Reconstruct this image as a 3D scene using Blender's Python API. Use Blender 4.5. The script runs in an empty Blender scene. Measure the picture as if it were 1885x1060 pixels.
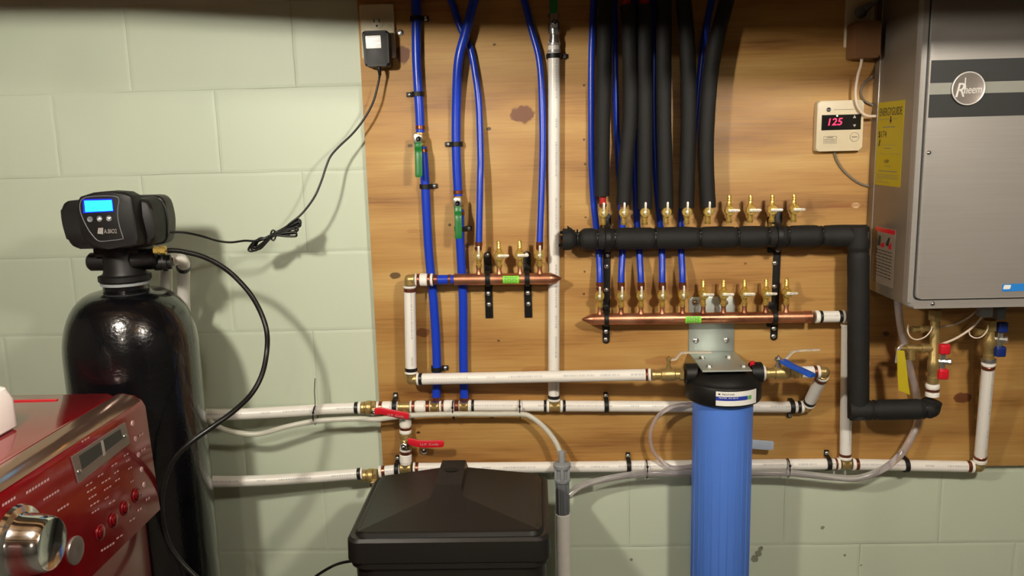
import bpy, bmesh, math, random
from mathutils import Vector, Matrix, noise as mnoise
random.seed(7)
S = bpy.context.scene
COL = S.collection

# ------------------------------------------------------------------ camera
FPX = 1512.0
CAM = Vector((1.186, -2.052, 1.474))
_p, _y, _r = (math.radians(a) for a in (9.9, -1.68, -1.51))
FW = Vector((math.sin(_y)*math.cos(_p), math.cos(_y)*math.cos(_p), -math.sin(_p)))
R0 = Vector((math.cos(_y), -math.sin(_y), 0)); U0 = R0.cross(FW)
RT = math.cos(_r)*R0 + math.sin(_r)*U0
UP = -math.sin(_r)*R0 + math.cos(_r)*U0
cd = bpy.data.cameras.new('camera'); cam = bpy.data.objects.new('camera', cd); COL.objects.link(cam)
cd.sensor_width = 36; cd.lens = FPX/1885*36; cd.clip_start = .02
cam.matrix_world = Matrix(((RT.x, UP.x, -FW.x, CAM.x), (RT.y, UP.y, -FW.y, CAM.y), (RT.z, UP.z, -FW.z, CAM.z), (0, 0, 0, 1)))
S.camera = cam

# ------------------------------------------------------------------ world, exposure
w = bpy.data.worlds.new('world'); S.world = w; w.use_nodes = True
w.node_tree.nodes['Background'].inputs[0].default_value = (.9, .85, .7, 1)
w.node_tree.nodes['Background'].inputs[1].default_value = .006
S.view_settings.view_transform = 'Standard'; S.view_settings.look = 'None'
S.view_settings.gamma = 1; S.view_settings.use_curve_mapping = False
S.view_settings.exposure = 1.16
# two bulbs inferred from cast shadows, plus an added unseen fill bulb: (position, watts, colour)
BULBS = [((.42, -1.42, 1.80), 30, (1.0, .93, .80)),
         ((1.97, -1.80, 2.02), 44, (1.0, .93, .81)),
         ((1.0, -3.9, 2.12), 12, (1.0, .92, .78))]

# ------------------------------------------------------------------ pixel helpers (photo frame 1885 x 1060 -> metres)
def ray(px, py):
    return RT*((px-942.5)/FPX) + UP*(-(py-530)/FPX) + FW
def U(px, py, d):            # point d metres in front of the block wall
    v = ray(px, py); return CAM + v*((-d-CAM.y)/v.y)
def UZ(px, py, z):
    v = ray(px, py); return CAM + v*((z-CAM.z)/v.z)
def UX(px, py, x):
    v = ray(px, py); return CAM + v*((x-CAM.x)/v.x)

# ------------------------------------------------------------------ geometry
def bez(pts, n=8):
    """Catmull-Rom through the points."""
    P = [Vector(p) for p in pts]
    if len(P) < 3: return P
    P = [P[0]*2-P[1]] + P + [P[-1]*2-P[-2]]
    out = []
    for i in range(1, len(P)-2):
        a, b, c, d = P[i-1:i+3]
        for k in range(n):
            t = k/n
            out.append(.5*((2*b)+(c-a)*t+(2*a-5*b+4*c-d)*t*t+(3*b-a-3*c+d)*t**3))
    out.append(P[-2]); return out
def axes(z):
    z = Vector(z).normalized()
    x = z.cross(Vector((0, 1, 0)))
    if x.length < .1: x = z.cross(Vector((1, 0, 0)))
    x.normalize(); return x, z.cross(x), z
class G:
    def __init__(s): s.v = []; s.f = []; s.uv = {}
    def add(s, vs, fs, M=None):
        b = len(s.v); s.v += [(M @ Vector(q)) if M else Vector(q) for q in vs]
        s.f += [tuple(b+i for i in f) for f in fs]; return s
    def tube(s, pts, r, seg=16, caps=True, radii=None, closed=False, sy=1.0):
        P = [Vector(p) for p in pts]; n = len(P)
        t0 = (P[1]-P[0]).normalized()
        nrm = Vector((0, -1, 0)) - t0*t0.dot(Vector((0, -1, 0)))
        if nrm.length < .1: nrm = Vector((0, 0, 1)) - t0*t0.z
        nrm.normalize(); b0 = len(s.v); L = 0; Ls = []
        for i in range(n):
            if closed: t = (P[(i+1) % n]-P[i-1]).normalized()
            else: t = (P[min(i+1, n-1)]-P[max(i-1, 0)]).normalized()
            nrm = (nrm - t*t.dot(nrm)).normalized(); bn = t.cross(nrm)
            rr = radii[i] if radii else r
            if i: L += (P[i]-P[i-1]).length
            Ls.append(L)
            for k in range(seg):
                a = 2*math.pi*k/seg
                s.v.append(P[i] + nrm*(math.cos(a)*rr) + bn*(math.sin(a)*rr*sy))
        for i in range(n if closed else n-1):
            j = (i+1) % n
            for k in range(seg):
                k2 = (k+1) % seg
                s.uv[len(s.f)] = [(Ls[i], k/seg), (Ls[i], (k+1)/seg), (Ls[j], (k+1)/seg), (Ls[j], k/seg)]
                s.f.append((b0+i*seg+k, b0+i*seg+k2, b0+j*seg+k2, b0+j*seg+k))
        if caps and not closed:
            s.f.append(tuple(b0+k for k in range(seg))[::-1]); s.f.append(tuple(b0+(n-1)*seg+k for k in range(seg)))
        return s
    def lathe(s, prof, o=(0, 0, 0), ax=(0, 0, 1), seg=24, a0=0.0):
        x, y, z = axes(ax); o = Vector(o); b = len(s.v); n = len(prof)
        for r, h in prof:
            for k in range(seg):
                a = 2*math.pi*k/seg+a0
                s.v.append(o + z*h + x*(math.cos(a)*r) + y*(math.sin(a)*r))
        for i in range(n-1):
            for k in range(seg):
                k2 = (k+1) % seg
                s.f.append((b+i*seg+k, b+i*seg+k2, b+(i+1)*seg+k2, b+(i+1)*seg+k))
        s.f.append(tuple(b+k for k in range(seg))[::-1]); s.f.append(tuple(b+(n-1)*seg+k for k in range(seg)))
        return s
    def box(s, lo, hi, bev=0, M=None, seg=2):
        lo, hi = [min(a, b) for a, b in zip(lo, hi)], [max(a, b) for a, b in zip(lo, hi)]
        bm = bmesh.new(); bmesh.ops.create_cube(bm, size=1)
        for v in bm.verts:
            v.co = Vector([lo[i]+(v.co[i]+.5)*(hi[i]-lo[i]) for i in range(3)])
        if bev: bmesh.ops.bevel(bm, geom=bm.edges[:], offset=bev, segments=seg, affect='EDGES', profile=.5)
        return s.frombm(bm, M)
    def frombm(s, bm, M=None):
        bm.verts.index_update(); s.add([v.co.copy() for v in bm.verts], [[v.index for v in f.verts] for f in bm.faces], M)
        bm.free(); return s
    def prism(s, out, o, xd, yd, depth, bev=0, seg=2):
        """2D outline in the plane (xd, yd) at o, extruded by depth along xd x yd."""
        o, xd, yd = Vector(o), Vector(xd).normalized(), Vector(yd).normalized(); nd = xd.cross(yd)
        bm = bmesh.new(); n = len(out)
        a = [bm.verts.new(o+xd*x+yd*y) for x, y in out]; b = [bm.verts.new(o+xd*x+yd*y+nd*depth) for x, y in out]
        bm.faces.new(a[::-1]); top = bm.faces.new(b)
        for i in range(n): bm.faces.new((a[i], a[(i+1) % n], b[(i+1) % n], b[i]))
        if bev: bmesh.ops.bevel(bm, geom=list(top.edges), offset=bev, segments=seg, affect='EDGES', profile=.5)
        return s.frombm(bm)
    def ball(s, c, r, seg=20, n=10, sc=(1, 1, 1)):
        b = G(); b.lathe([(max(r*math.sin(math.pi*i/n), 1e-4), -r*math.cos(math.pi*i/n)) for i in range(n+1)], (0, 0, 0), (0, 0, 1), seg)
        return s.add([(v.x*sc[0]+c[0], v.y*sc[1]+c[1], v.z*sc[2]+c[2]) for v in b.v], b.f)
    def text(s, t, o, xd, yd, h, width=None, depth=.0003, shear=0):
        """Raised lettering; h = capital height."""
        tc = bpy.data.curves.new('t', 'FONT'); tc.body = t; tc.size = 1; tc.extrude = 0; tc.shear = shear; tc.resolution_u = 3
        ob = bpy.data.objects.new('t', tc); me = bpy.data.meshes.new_from_object(ob)
        bm = bmesh.new(); bm.from_mesh(me); bpy.data.objects.remove(ob); bpy.data.curves.remove(tc); bpy.data.meshes.remove(me)
        if not bm.verts: bm.free(); return s
        bmesh.ops.dissolve_limit(bm, angle_limit=.02, verts=bm.verts[:], edges=bm.edges[:])
        r = bmesh.ops.extrude_face_region(bm, geom=bm.faces[:])
        for e in r['geom']:
            if isinstance(e, bmesh.types.BMVert): e.co.z += 1
        x0 = min(v.co.x for v in bm.verts); x1 = max(v.co.x for v in bm.verts)
        sy = h/.7; sx = sy if width is None else width/(x1-x0)
        o, xd, yd = Vector(o), Vector(xd).normalized(), Vector(yd).normalized(); nd = xd.cross(yd)
        for v in bm.verts: v.co = o + xd*((v.co.x-x0)*sx) + yd*(v.co.y*sy) + nd*(v.co.z*depth)
        return s.frombm(bm)

ROOT = {}
def make(name, g, m, off, ang=38):
    me = bpy.data.meshes.new(name)
    me.from_pydata([tuple(v-off) for v in g.v], [], g.f)
    if g.uv:
        uvl = me.uv_layers.new(name='along')
        for i, p in enumerate(me.polygons):
            c = g.uv.get(i)
            for k, li in enumerate(p.loop_indices): uvl.data[li].uv = c[k] if c else (0, .5)
    bm = bmesh.new(); bm.from_mesh(me); bmesh.ops.recalc_face_normals(bm, faces=bm.faces[:]); bm.to_mesh(me); bm.free()
    me.materials.append(m); me.shade_smooth(); me.set_sharp_from_angle(angle=math.radians(ang))
    return bpy.data.objects.new(name, me)
def tag(o, label, cat, group=None):
    o['label'] = label; o['category'] = cat
    if group: o['group'] = group
    return o
def thing(name, label, cat, loc=(0, 0, 0), group=None):
    o = bpy.data.objects.new(name, None); o.empty_display_size = .02; COL.objects.link(o); o.location = Vector(loc)
    ROOT[o] = Vector(loc); return tag(o, label, cat, group)
def part(name, g, m, parent, label=None, ang=38):
    off = ROOT[parent]; o = make(name, g, m, off, ang); COL.objects.link(o); o.parent = parent; ROOT[o] = off
    if label: o['label'] = label
    return o
def solo(name, g, m, label, cat, group=None, ang=38, off=None):
    xs = [v.x for v in g.v]; ys = [v.y for v in g.v]; zs = [v.z for v in g.v]
    if off is None: off = Vector(((min(xs)+max(xs))/2, (min(ys)+max(ys))/2, min(zs)))
    o = make(name, g, m, off, ang); COL.objects.link(o); o.location = off; ROOT[o] = off; return tag(o, label, cat, group)
def struct(name, g, m):
    o = make(name, g, m, Vector((0, 0, 0))); COL.objects.link(o); ROOT[o] = Vector((0, 0, 0)); o['kind'] = 'structure'; return o
def dup(root, loc, rot=None, label=None, group=None):
    r = root.copy(); COL.objects.link(r); r.location = loc
    if rot is not None: r.rotation_euler = rot
    if label: r['label'] = label
    if group: r['group'] = group
    for ch in list(root.children):
        c = ch.copy(); COL.objects.link(c); c.parent = r
        for g2 in ch.children:
            d = g2.copy(); COL.objects.link(d); d.parent = c
    return r

# ------------------------------------------------------------------ materials
def lin(c): return tuple((x/255/12.92 if x/255 <= .04045 else ((x/255+.055)/1.055)**2.4) for x in c)
class N:
    def __init__(s, name):
        s.m = bpy.data.materials.new(name); s.m.use_nodes = True; s.t = s.m.node_tree; s.b = s.t.nodes['Principled BSDF']
    def n(s, kind, **kw):
        o = s.t.nodes.new('ShaderNode'+kind)
        for k, v in kw.items():
            if k.startswith('i_'):
                key = k[2:]; key = int(key) if key.isdigit() else key
                s.put(o.inputs[key], v)
            else: setattr(o, k, v)
        return o
    def put(s, sock, v):
        if hasattr(v, 'is_output') or isinstance(v, bpy.types.NodeSocket): s.t.links.new(v, sock)
        else: sock.default_value = v
    def math(s, op, a, b=0.0, c=None):
        o = s.n('Math', operation=op); s.put(o.inputs[0], a); s.put(o.inputs[1], b)
        if c is not None: s.put(o.inputs[2], c)
        return o.outputs[0]
    def mix(s, f, a, b):
        o = s.n('Mix', data_type='RGBA'); s.put(o.inputs[0], f)
        for i, v in ((6, a), (7, b)): s.put(o.inputs[i], v if not isinstance(v, tuple) else (*v[:3], 1))
        return o.outputs[2]
    def obj(s): return s.n('TexCoord').outputs['Object']
    def noise(s, vec, scale, detail=3, scl=None):
        if scl:
            mp = s.n('Mapping'); s.put(mp.inputs[0], vec); mp.inputs['Scale'].default_value = scl; vec = mp.outputs[0]
        return s.n('TexNoise', i_Vector=vec, i_Scale=scale, i_Detail=detail).outputs['Fac']
    def ramp(s, f, stops):
        o = s.n('ValToRGB'); s.put(o.inputs[0], f); e = o.color_ramp.elements
        while len(e) < len(stops): e.new(.5)
        for el, (p, c) in zip(e, stops): el.position = p; el.color = (*c, 1)
        return o.outputs[0]
    def bump(s, h, strength, dist):
        o = s.n('Bump', i_Height=h, i_Strength=strength, i_Distance=dist); s.t.links.new(o.outputs[0], s.b.inputs['Normal']); return o
def mat(name, rgb, rough=.5, metal=0.0, var=.06, scale=60, bump=0.0, coat=0.0, spec=None, emit=None, trans=0.0, ior=None, sss=0):
    a = N(name); v = a.obj(); c = lin(rgb); f = a.noise(v, scale)
    lo = tuple(x*(1-var) for x in c); hi = tuple(min(1, x*(1+var)) for x in c)
    a.put(a.b.inputs['Base Color'], a.mix(f, lo, hi))
    a.put(a.b.inputs['Roughness'], a.math('ADD', a.math('MULTIPLY', f, .12), rough-.06))
    a.b.inputs['Metallic'].default_value = metal
    if coat: a.b.inputs['Coat Weight'].default_value = coat; a.b.inputs['Coat Roughness'].default_value = .08
    if spec is not None: a.b.inputs['Specular IOR Level'].default_value = spec
    if trans: a.b.inputs['Transmission Weight'].default_value = trans
    if ior: a.b.inputs['IOR'].default_value = ior
    if bump: a.bump(a.noise(v, scale*3), .6, bump)
    if emit: a.b.inputs['Emission Color'].default_value = (*lin(emit[0]), 1); a.b.inputs['Emission Strength'].default_value = emit[1]
    return a.m
def spots(a, col, V, lst, nz):
    """Stain-shaped marks: (x, z, rx, rz, colour, strength) in metres."""
    for x, z, rx, rz, c, st in lst:
        sx = a.math('DIVIDE', a.math('SUBTRACT', V[0], x), rx); sz = a.math('DIVIDE', a.math('SUBTRACT', V[1], z), rz)
        d = a.math('SQRT', a.math('ADD', a.math('MULTIPLY', sx, sx), a.math('MULTIPLY', sz, sz)))
        d = a.math('ADD', d, a.math('MULTIPLY', a.math('SUBTRACT', nz, .5), .95))
        m = a.n('MapRange', interpolation_type='SMOOTHSTEP', i_0=d, i_1=1.12, i_2=.85).outputs[0]
        col = a.mix(a.math('MULTIPLY', m, st), col, c)
    return col
def wall_mat():
    a = N('painted_block'); v = a.obj(); sp = a.n('SeparateXYZ', i_0=v)
    cv = a.n('CombineXYZ'); a.put(cv.inputs[0], sp.outputs[0]); a.put(cv.inputs[1], sp.outputs[2])
    wob = a.noise(v, 5, 2)
    off = a.n('CombineXYZ'); k = a.math('MULTIPLY', a.math('SUBTRACT', wob, .5), .006); a.put(off.inputs[0], k); a.put(off.inputs[1], k)
    vv = a.n('VectorMath', operation='ADD'); a.put(vv.inputs[0], cv.outputs[0]); a.put(vv.inputs[1], off.outputs[0])
    br = a.n('TexBrick', offset=.5, i_Vector=vv.outputs[0], i_Scale=1.0); br.inputs['Mortar Size'].default_value = .0016
    br.inputs['Mortar Smooth'].default_value = .9; br.inputs['Brick Width'].default_value = .4064; br.inputs['Row Height'].default_value = .2032
    br2 = a.n('TexBrick', offset=.5, i_Vector=vv.outputs[0], i_Scale=1.0); br2.inputs['Mortar Size'].default_value = .009
    br2.inputs['Mortar Smooth'].default_value = 1; br2.inputs['Brick Width'].default_value = .4064; br2.inputs['Row Height'].default_value = .2032
    big = a.noise(v, 1.6, 2); crk = a.noise(v, 4, 3)
    base = a.mix(big, lin((200, 208, 187)), lin((191, 202, 180)))
    cr = a.math('MULTIPLY', br.outputs['Fac'], a.n('MapRange', i_0=crk, i_1=.4, i_2=.65).outputs[0])
    col = a.mix(a.math('MULTIPLY', cr, .55), base, lin((120, 130, 100)))
    L = []
    for px, py, r in ((1514, 971, 4), (1162, 1030, 3), (1400, 1010, 5), (1396, 1019, 7), (1389, 1028, 8), (1555, 1022, 3), (1402, 1008, 3), (1585, 1040, 2)):
        q = U(px, py, 0); L.append((q.x, q.z, r/740, r/760, lin((110, 108, 90)), .8))
    col = spots(a, col, (sp.outputs[0], sp.outputs[2]), L, a.noise(v, 120, 2))
    a.put(a.b.inputs['Base Color'], col); a.b.inputs['Roughness'].default_value = .5
    h = a.math('SUBTRACT', a.math('MULTIPLY', a.noise(v, 26, 4), .35), a.math('ADD', a.math('MULTIPLY', cr, 1.0), a.math('MULTIPLY', br2.outputs['Fac'], .7)))
    h = a.math('ADD', h, a.math('MULTIPLY', a.noise(v, 7, 2), .6))
    a.bump(h, .32, .004)
    return a.m
def ply_mat():
    a = N('plywood'); v = a.obj(); sp = a.n('SeparateXYZ', i_0=v)
    w1 = a.noise(v, 1.0, 3, (.9, 1, 3.2))
    w2 = a.noise(v, 1.0, 5, (1.6, 1, 11))
    w3 = a.noise(v, 1.0, 4, (7, 1, 190))
    wz = a.math('ADD', a.math('MULTIPLY', sp.outputs[2], 7.0), a.math('MULTIPLY', w1, 3.4))
    band = a.math('ADD', a.math('MULTIPLY', a.math('SINE', a.math('MULTIPLY', wz, 6.283)), .5), .5)
    f = a.math('ADD', a.math('ADD', a.math('SUBTRACT', a.math('MULTIPLY', w2, 1.2), .17), a.math('MULTIPLY', band, .10)), a.math('MULTIPLY', a.math('SUBTRACT', w3, .5), .42))
    col = a.ramp(f, [(.2, lin((132, 88, 42))), (.42, lin((174, 129, 70))), (.6, lin((187, 145, 82))), (.85, lin((203, 167, 105)))])
    K = []
    br = lin((96, 46, 26)); dk = lin((50, 26, 14)); md = lin((150, 90, 46))
    for px, py, rx, ry, c, s in ((962, 210, 21, 15, lin((112, 66, 40)), .95), (741, 100, 13, 16, br, .9), (900, 237, 4, 3, dk, .9), (727, 507, 10, 6, dk, .8),
                                 (778, 612, 14, 9, br, .75), (770, 796, 4, 2.5, dk, .9), (1772, 732, 15, 11, br, .85), (1631, 614, 6, 5, dk, .7), (910, 82, 3, 2, dk, .8),
                                 (1575, 378, 8, 5, lin((232, 196, 150)), .7), (1555, 378, 34, 4, md, .5), (1075, 157, 2, 2, dk, .9), (1075, 257, 2, 2, dk, .9), (1077, 302, 2, 2, dk, .9),
                                 (1078, 400, 2.5, 1.6, dk, .8), (1076, 500, 2, 2, dk, .8), (1075, 541, 2, 2, dk, .8), (1220, 664, 34, 9, md, .45), (1030, 380, 3, 2, dk, .6),
                                 (828, 414, 3, 3, dk, .8), (860, 452, 5, 4, br, .8), (755, 268, 5, 3, dk, .8), (985, 680, 26, 6, md, .3), (918, 627, 3, 2, dk, .7), (1372, 485, 3, 2, dk, .6),
                                 (905, 768, 4, 2, dk, .7), (762, 425, 14, 5, md, .3), (1480, 800, 40, 8, md, .25), (1130, 560, 40, 7, md, .2), (1640, 640, 7, 26, md, .5)):
        q = U(px, py, .019); K.append((q.x, q.z, rx/735, ry/745, c, s))
    col = spots(a, col, (sp.outputs[0], sp.outputs[2]), K, a.noise(v, 55, 3))
    a.put(a.b.inputs['Base Color'], col)
    a.put(a.b.inputs['Roughness'], a.math('ADD', a.math('MULTIPLY', w3, .3), .38))
    a.bump(w3, .35, .0006); return a.m
def pex_mat(name, rgb, ink, rough=.34, amount=1.0):
    """Plastic pipe with a line of small grey print along it."""
    a = N(name); uv = a.n('UVMap', uv_map='along').outputs[0]; sp = a.n('SeparateXYZ', i_0=uv)
    l = a.n('TexNoise', noise_dimensions='1D', i_W=a.math('MULTIPLY', sp.outputs[0], 420), i_Scale=1.0, i_Detail=1).outputs['Fac']
    blk = a.n('TexNoise', noise_dimensions='1D', i_W=a.math('MULTIPLY', sp.outputs[0], 16), i_Scale=1.0, i_Detail=1).outputs['Fac']
    ang = a.math('ABSOLUTE', a.math('SUBTRACT', sp.outputs[1], .94))
    m = a.math('MULTIPLY', a.math('LESS_THAN', ang, .026), a.math('MULTIPLY', a.math('GREATER_THAN', l, .47), a.math('GREATER_THAN', blk, .46)))
    c = lin(rgb); f = a.noise(a.obj(), 30)
    col = a.mix(a.math('MULTIPLY', m, .42*amount), a.mix(f, tuple(x*.95 for x in c), c), lin(ink))
    a.put(a.b.inputs['Base Color'], col); a.b.inputs['Roughness'].default_value = rough
    a.b.inputs['Subsurface Weight'].default_value = 0; return a.m
def foam_mat():
    a = N('black_foam'); v = a.obj(); f = a.noise(v, 420, 3); g2 = a.noise(v, 30, 3)
    a.put(a.b.inputs['Base Color'], a.mix(g2, lin((13, 12, 11)), lin((21, 20, 18)))); a.b.inputs['Roughness'].default_value = .72
    a.bump(f, .7, .0012); return a.m
def metal_brushed(name, rgb, rough=.4, metal=.6):
    a = N(name); v = a.obj(); f = a.noise(v, 1, 3, (6, 6, 240)); c = lin(rgb)
    a.put(a.b.inputs['Base Color'], a.mix(f, tuple(x*.9 for x in c), tuple(min(1, x*1.06) for x in c)))
    a.put(a.b.inputs['Roughness'], a.math('ADD', a.math('MULTIPLY', f, .15), rough)); a.b.inputs['Metallic'].default_value = metal; return a.m
def copper_mat():
    a = N('copper'); v = a.obj(); f = a.noise(v, 18, 5)
    a.put(a.b.inputs['Base Color'], a.ramp(f, [(.3, lin((146, 92, 68))), (.55, lin((198, 136, 104))), (.8, lin((220, 166, 134)))]))
    a.b.inputs['Metallic'].default_value = .9; a.put(a.b.inputs['Roughness'], a.math('ADD', a.math('MULTIPLY', f, .3), .22)); return a.m
M = {}
M['wall'] = wall_mat(); M['ply'] = ply_mat(); M['foam'] = foam_mat(); M['copper'] = copper_mat()
M['white_pex'] = pex_mat('white_pex', (238, 234, 226), (110, 110, 120)); M['blue_pex'] = pex_mat('blue_pex', (24, 62, 192), (200, 200, 220), .3, 0)
M['collar'] = mat('white_collar', (240, 236, 226), .35); M['red_pex'] = mat('red_pex', (180, 40, 36), .35)
M['brass'] = mat('brass', (230, 196, 104), .28, .75, .1, 90, .0002); M['dull_brass'] = mat('dull_brass', (186, 160, 104), .36, .7, .18, 120, .0006)
M['black_ring'] = mat('black_ring', (26, 24, 22), .4); M['dark_copper'] = mat('dark_copper', (150, 92, 72), .3, .85)
M['black_plastic'] = mat('black_plastic', (20, 19, 18), .5, bump=.0001, spec=.35); M['black_gloss'] = mat('black_gloss', (10, 10, 13), .2, coat=.5, scale=45, bump=.0012)
M['black_satin'] = mat('black_satin', (27, 25, 22), .38, scale=200, bump=.00015)
M['black_rubber'] = mat('black_rubber', (18, 18, 17), .35)
M['lever_metal'] = mat('lever_metal', (240, 232, 214), .28, .35); M['steel'] = mat('steel', (200, 200, 196), .25, .9); M['chrome'] = mat('chrome', (225, 225, 225), .12, 1.0, .02)
M['galv'] = metal_brushed('galvanised', (190, 198, 192), .34, .75)
M['green'] = mat('green_vinyl', (22, 112, 48), .38); M['red'] = mat('red_vinyl', (206, 28, 44), .33); M['blue_vinyl'] = mat('blue_vinyl', (26, 84, 190), .45, bump=.0006, scale=150)
M['navy'] = mat('navy_vinyl', (20, 42, 110), .4)
M['lime'] = mat('lime_sticker', (130, 230, 50), .5); M['ink'] = mat('black_ink', (24, 22, 20), .5); M['grey_ink'] = mat('grey_ink', (120, 116, 108), .5)
M['filter_blue'] = mat('filter_blue', (84, 130, 222), .45, var=.04, scale=8)
M['heater'] = metal_brushed('heater_grey', (156, 151, 145), .42, .25); M['heater_side'] = metal_brushed('heater_side_grey', (138, 129, 116), .36, .55)
M['band'] = mat('dark_band', (48, 49, 48), .45); M['stripe'] = mat('light_stripe', (158, 158, 148), .4, .3)
M['badge'] = mat('badge_metal', (165, 156, 148), .3, .6); M['badge_light'] = mat('badge_light', (240, 236, 230), .3, .3)
M['yellow'] = mat('yellow_label', (186, 166, 16), .6, scale=20); M['beige'] = mat('beige_plastic', (206, 194, 160), .38); M['brownbox'] = mat('brown_plastic', (112, 76, 46), .5)
M['thermo'] = mat('thermostat_plastic', (214, 200, 170), .35); M['screen'] = mat('dark_screen', (16, 15, 14), .2)
M['led_red'] = mat('led_red', (255, 30, 60), .4, emit=((255, 26, 60), 3.0)); M['led_green'] = mat('led_green', (170, 255, 160), .4, emit=((170, 255, 150), 1.5))
M['lcd'] = mat('lcd_blue', (30, 150, 230), .4, emit=((20, 190, 250), 1.6)); M['lcd_edge'] = mat('lcd_edge', (10, 30, 220), .4, emit=((8, 24, 235), .9))
M['washer'] = mat('washer_red', (112, 5, 14), .2, .3, .1, 14, coat=.7); M['washer_top'] = mat('washer_top_red', (126, 12, 20), .14, .2, .08, 10, coat=.9)
M['frame_grey'] = mat('frame_grey', (136, 124, 118), .35, .6); M['washer_dark'] = mat('washer_dark_red', (110, 10, 20), .3, .3, coat=.3)
M['silver'] = mat('silver_plastic', (190, 184, 180), .3, .5); M['pale_mark'] = mat('pale_marking', (196, 160, 160), .5)
M['white_plastic'] = mat('white_plastic', (232, 222, 218), .4); M['grey_plastic'] = mat('grey_plastic', (140, 144, 146), .42); M['grey_dark'] = mat('grey_dark_plastic', (104, 107, 110), .42)
M['pvc'] = mat('white_pvc', (212, 208, 200), .4); M['pale_grey'] = mat('pale_grey_plastic', (176, 188, 204), .4)
M['label_white'] = mat('label_white', (236, 236, 230), .4); M['label_blue'] = mat('label_blue', (44, 62, 160), .4); M['label_green'] = mat('label_green', (110, 176, 96), .4)
M['sticker_blue'] = mat('sticker_blue', (40, 130, 214), .4); M['grey_cord'] = mat('grey_cord', (120, 112, 100), .5); M['white_cord'] = mat('white_cord', (220, 200, 178), .4)
M['concrete'] = mat('concrete', (96, 92, 84), .85, var=.15, scale=9, bump=.002); M['timber'] = mat('timber', (120, 90, 56), .8, var=.2, scale=12, bump=.001)
M['milky'] = mat('milky_tube', (228, 226, 212), .3, var=.03); M['milky'].node_tree.nodes['Principled BSDF'].inputs['Transmission Weight'].default_value = .35
M['clear'] = mat('clear_tube', (236, 230, 232), .12, var=.02, trans=.8, ior=1.3); M['porcelain'] = mat('porcelain', (225, 222, 214), .3)

# ------------------------------------------------------------------ the room
X0, X1, Y0, ZC = -1.5, 3.9, -4.9, 2.36
struct('wall_back', G().box((X0, 0, 0), (X1, .2, ZC)), M['wall'])
struct('wall_left', G().box((X0-.2, Y0, 0), (X0, .2, ZC)), M['concrete'])
struct('wall_right', G().box((X1, Y0, 0), (X1+.2, .2, ZC)), M['concrete'])
struct('wall_front', G().box((X0-.2, Y0-.2, 0), (X1+.2, Y0, ZC)), M['concrete'])
struct('floor', G().box((X0-.2, Y0-.2, -.1), (X1+.2, .2, 0)), M['concrete'])
struct('ceiling', G().box((X0-.2, Y0-.2, ZC), (X1+.2, .2, ZC+.03)), M['timber'])
for i in range(9):
    y = -.9-i*.45
    struct('trim_%d' % (i+1), G().box((X0, y-.019, ZC-.22), (X1, y+.019, ZC), .002), M['timber'])
def shade_beam():      # added header, unseen above the frame; sloped underside shaped to shade the wall top
    g = G(); P = [(-1.4, 1.84), (-.1, 1.815), (.3, 1.80), (.7, 1.766), (1.10, 1.745), (1.6, 1.733), (2.2, 1.722), (3.6, 1.71), (3.6, 2.13), (-1.4, 2.13)]
    g.prism(P, (0, -.50, 0), (1, 0, 0), (0, 0, 1), .10); return g
struct('trim_10', shade_beam(), M['timber'])
struct('trim_11', G().lathe([(.05, 0), (.05, .006), (.025, .008), (.025, ZC-.222), (.05, ZC-.2215), (.05, ZC-.0)], (1.665, -1.50, 0), (0, 0, 1), 32), M['grey_plastic'])  # unseen post, added to throw soft shade on the back wall's left part
BR = (.048, .075, .048)      # globe bulb radii
for k, (p, wt, c) in enumerate(BULBS):
    t = thing('ceiling_lamp', ['bare glowing bulb hanging nearest the softener tank', 'bare glowing bulb hanging on the heater side', 'added dim fill bulb, unseen, at the rear of the basement'][k], 'lamp', (p[0], p[1], p[2]-BR[k]))
    P = Vector(p)
    part('lamp_holder', G().lathe([(.03, BR[k]*.93), (.032, BR[k]+.006), (.028, .108), (.012, .112), (.006, .115), (.006, ZC-P.z-.012), (.045, ZC-P.z-.01), (.045, ZC-P.z)], P, (0, 0, 1)), M['porcelain'], t)
    em = N('bulb_glow_%d' % k); em.b.inputs['Emission Color'].default_value = (*c, 1)
    em.put(em.b.inputs['Emission Strength'], em.math('ADD', em.math('MULTIPLY', em.noise(em.obj(), 3), .01), wt/(math.pi*4*math.pi*BR[k]**2)))
    part('bulb', G().ball(P, BR[k], 24, 14), em.m, t)

# plywood sheet
pl = U(657, 0, .019).x
solo('plywood_sheet', G().box((pl, -.019, .6275), (pl+2.3, -.0005, 1.847), .0008), M['ply'], 'large knotty plywood sheet fixed to the pale green block wall', 'plywood', off=Vector((0, 0, 0)))
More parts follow.
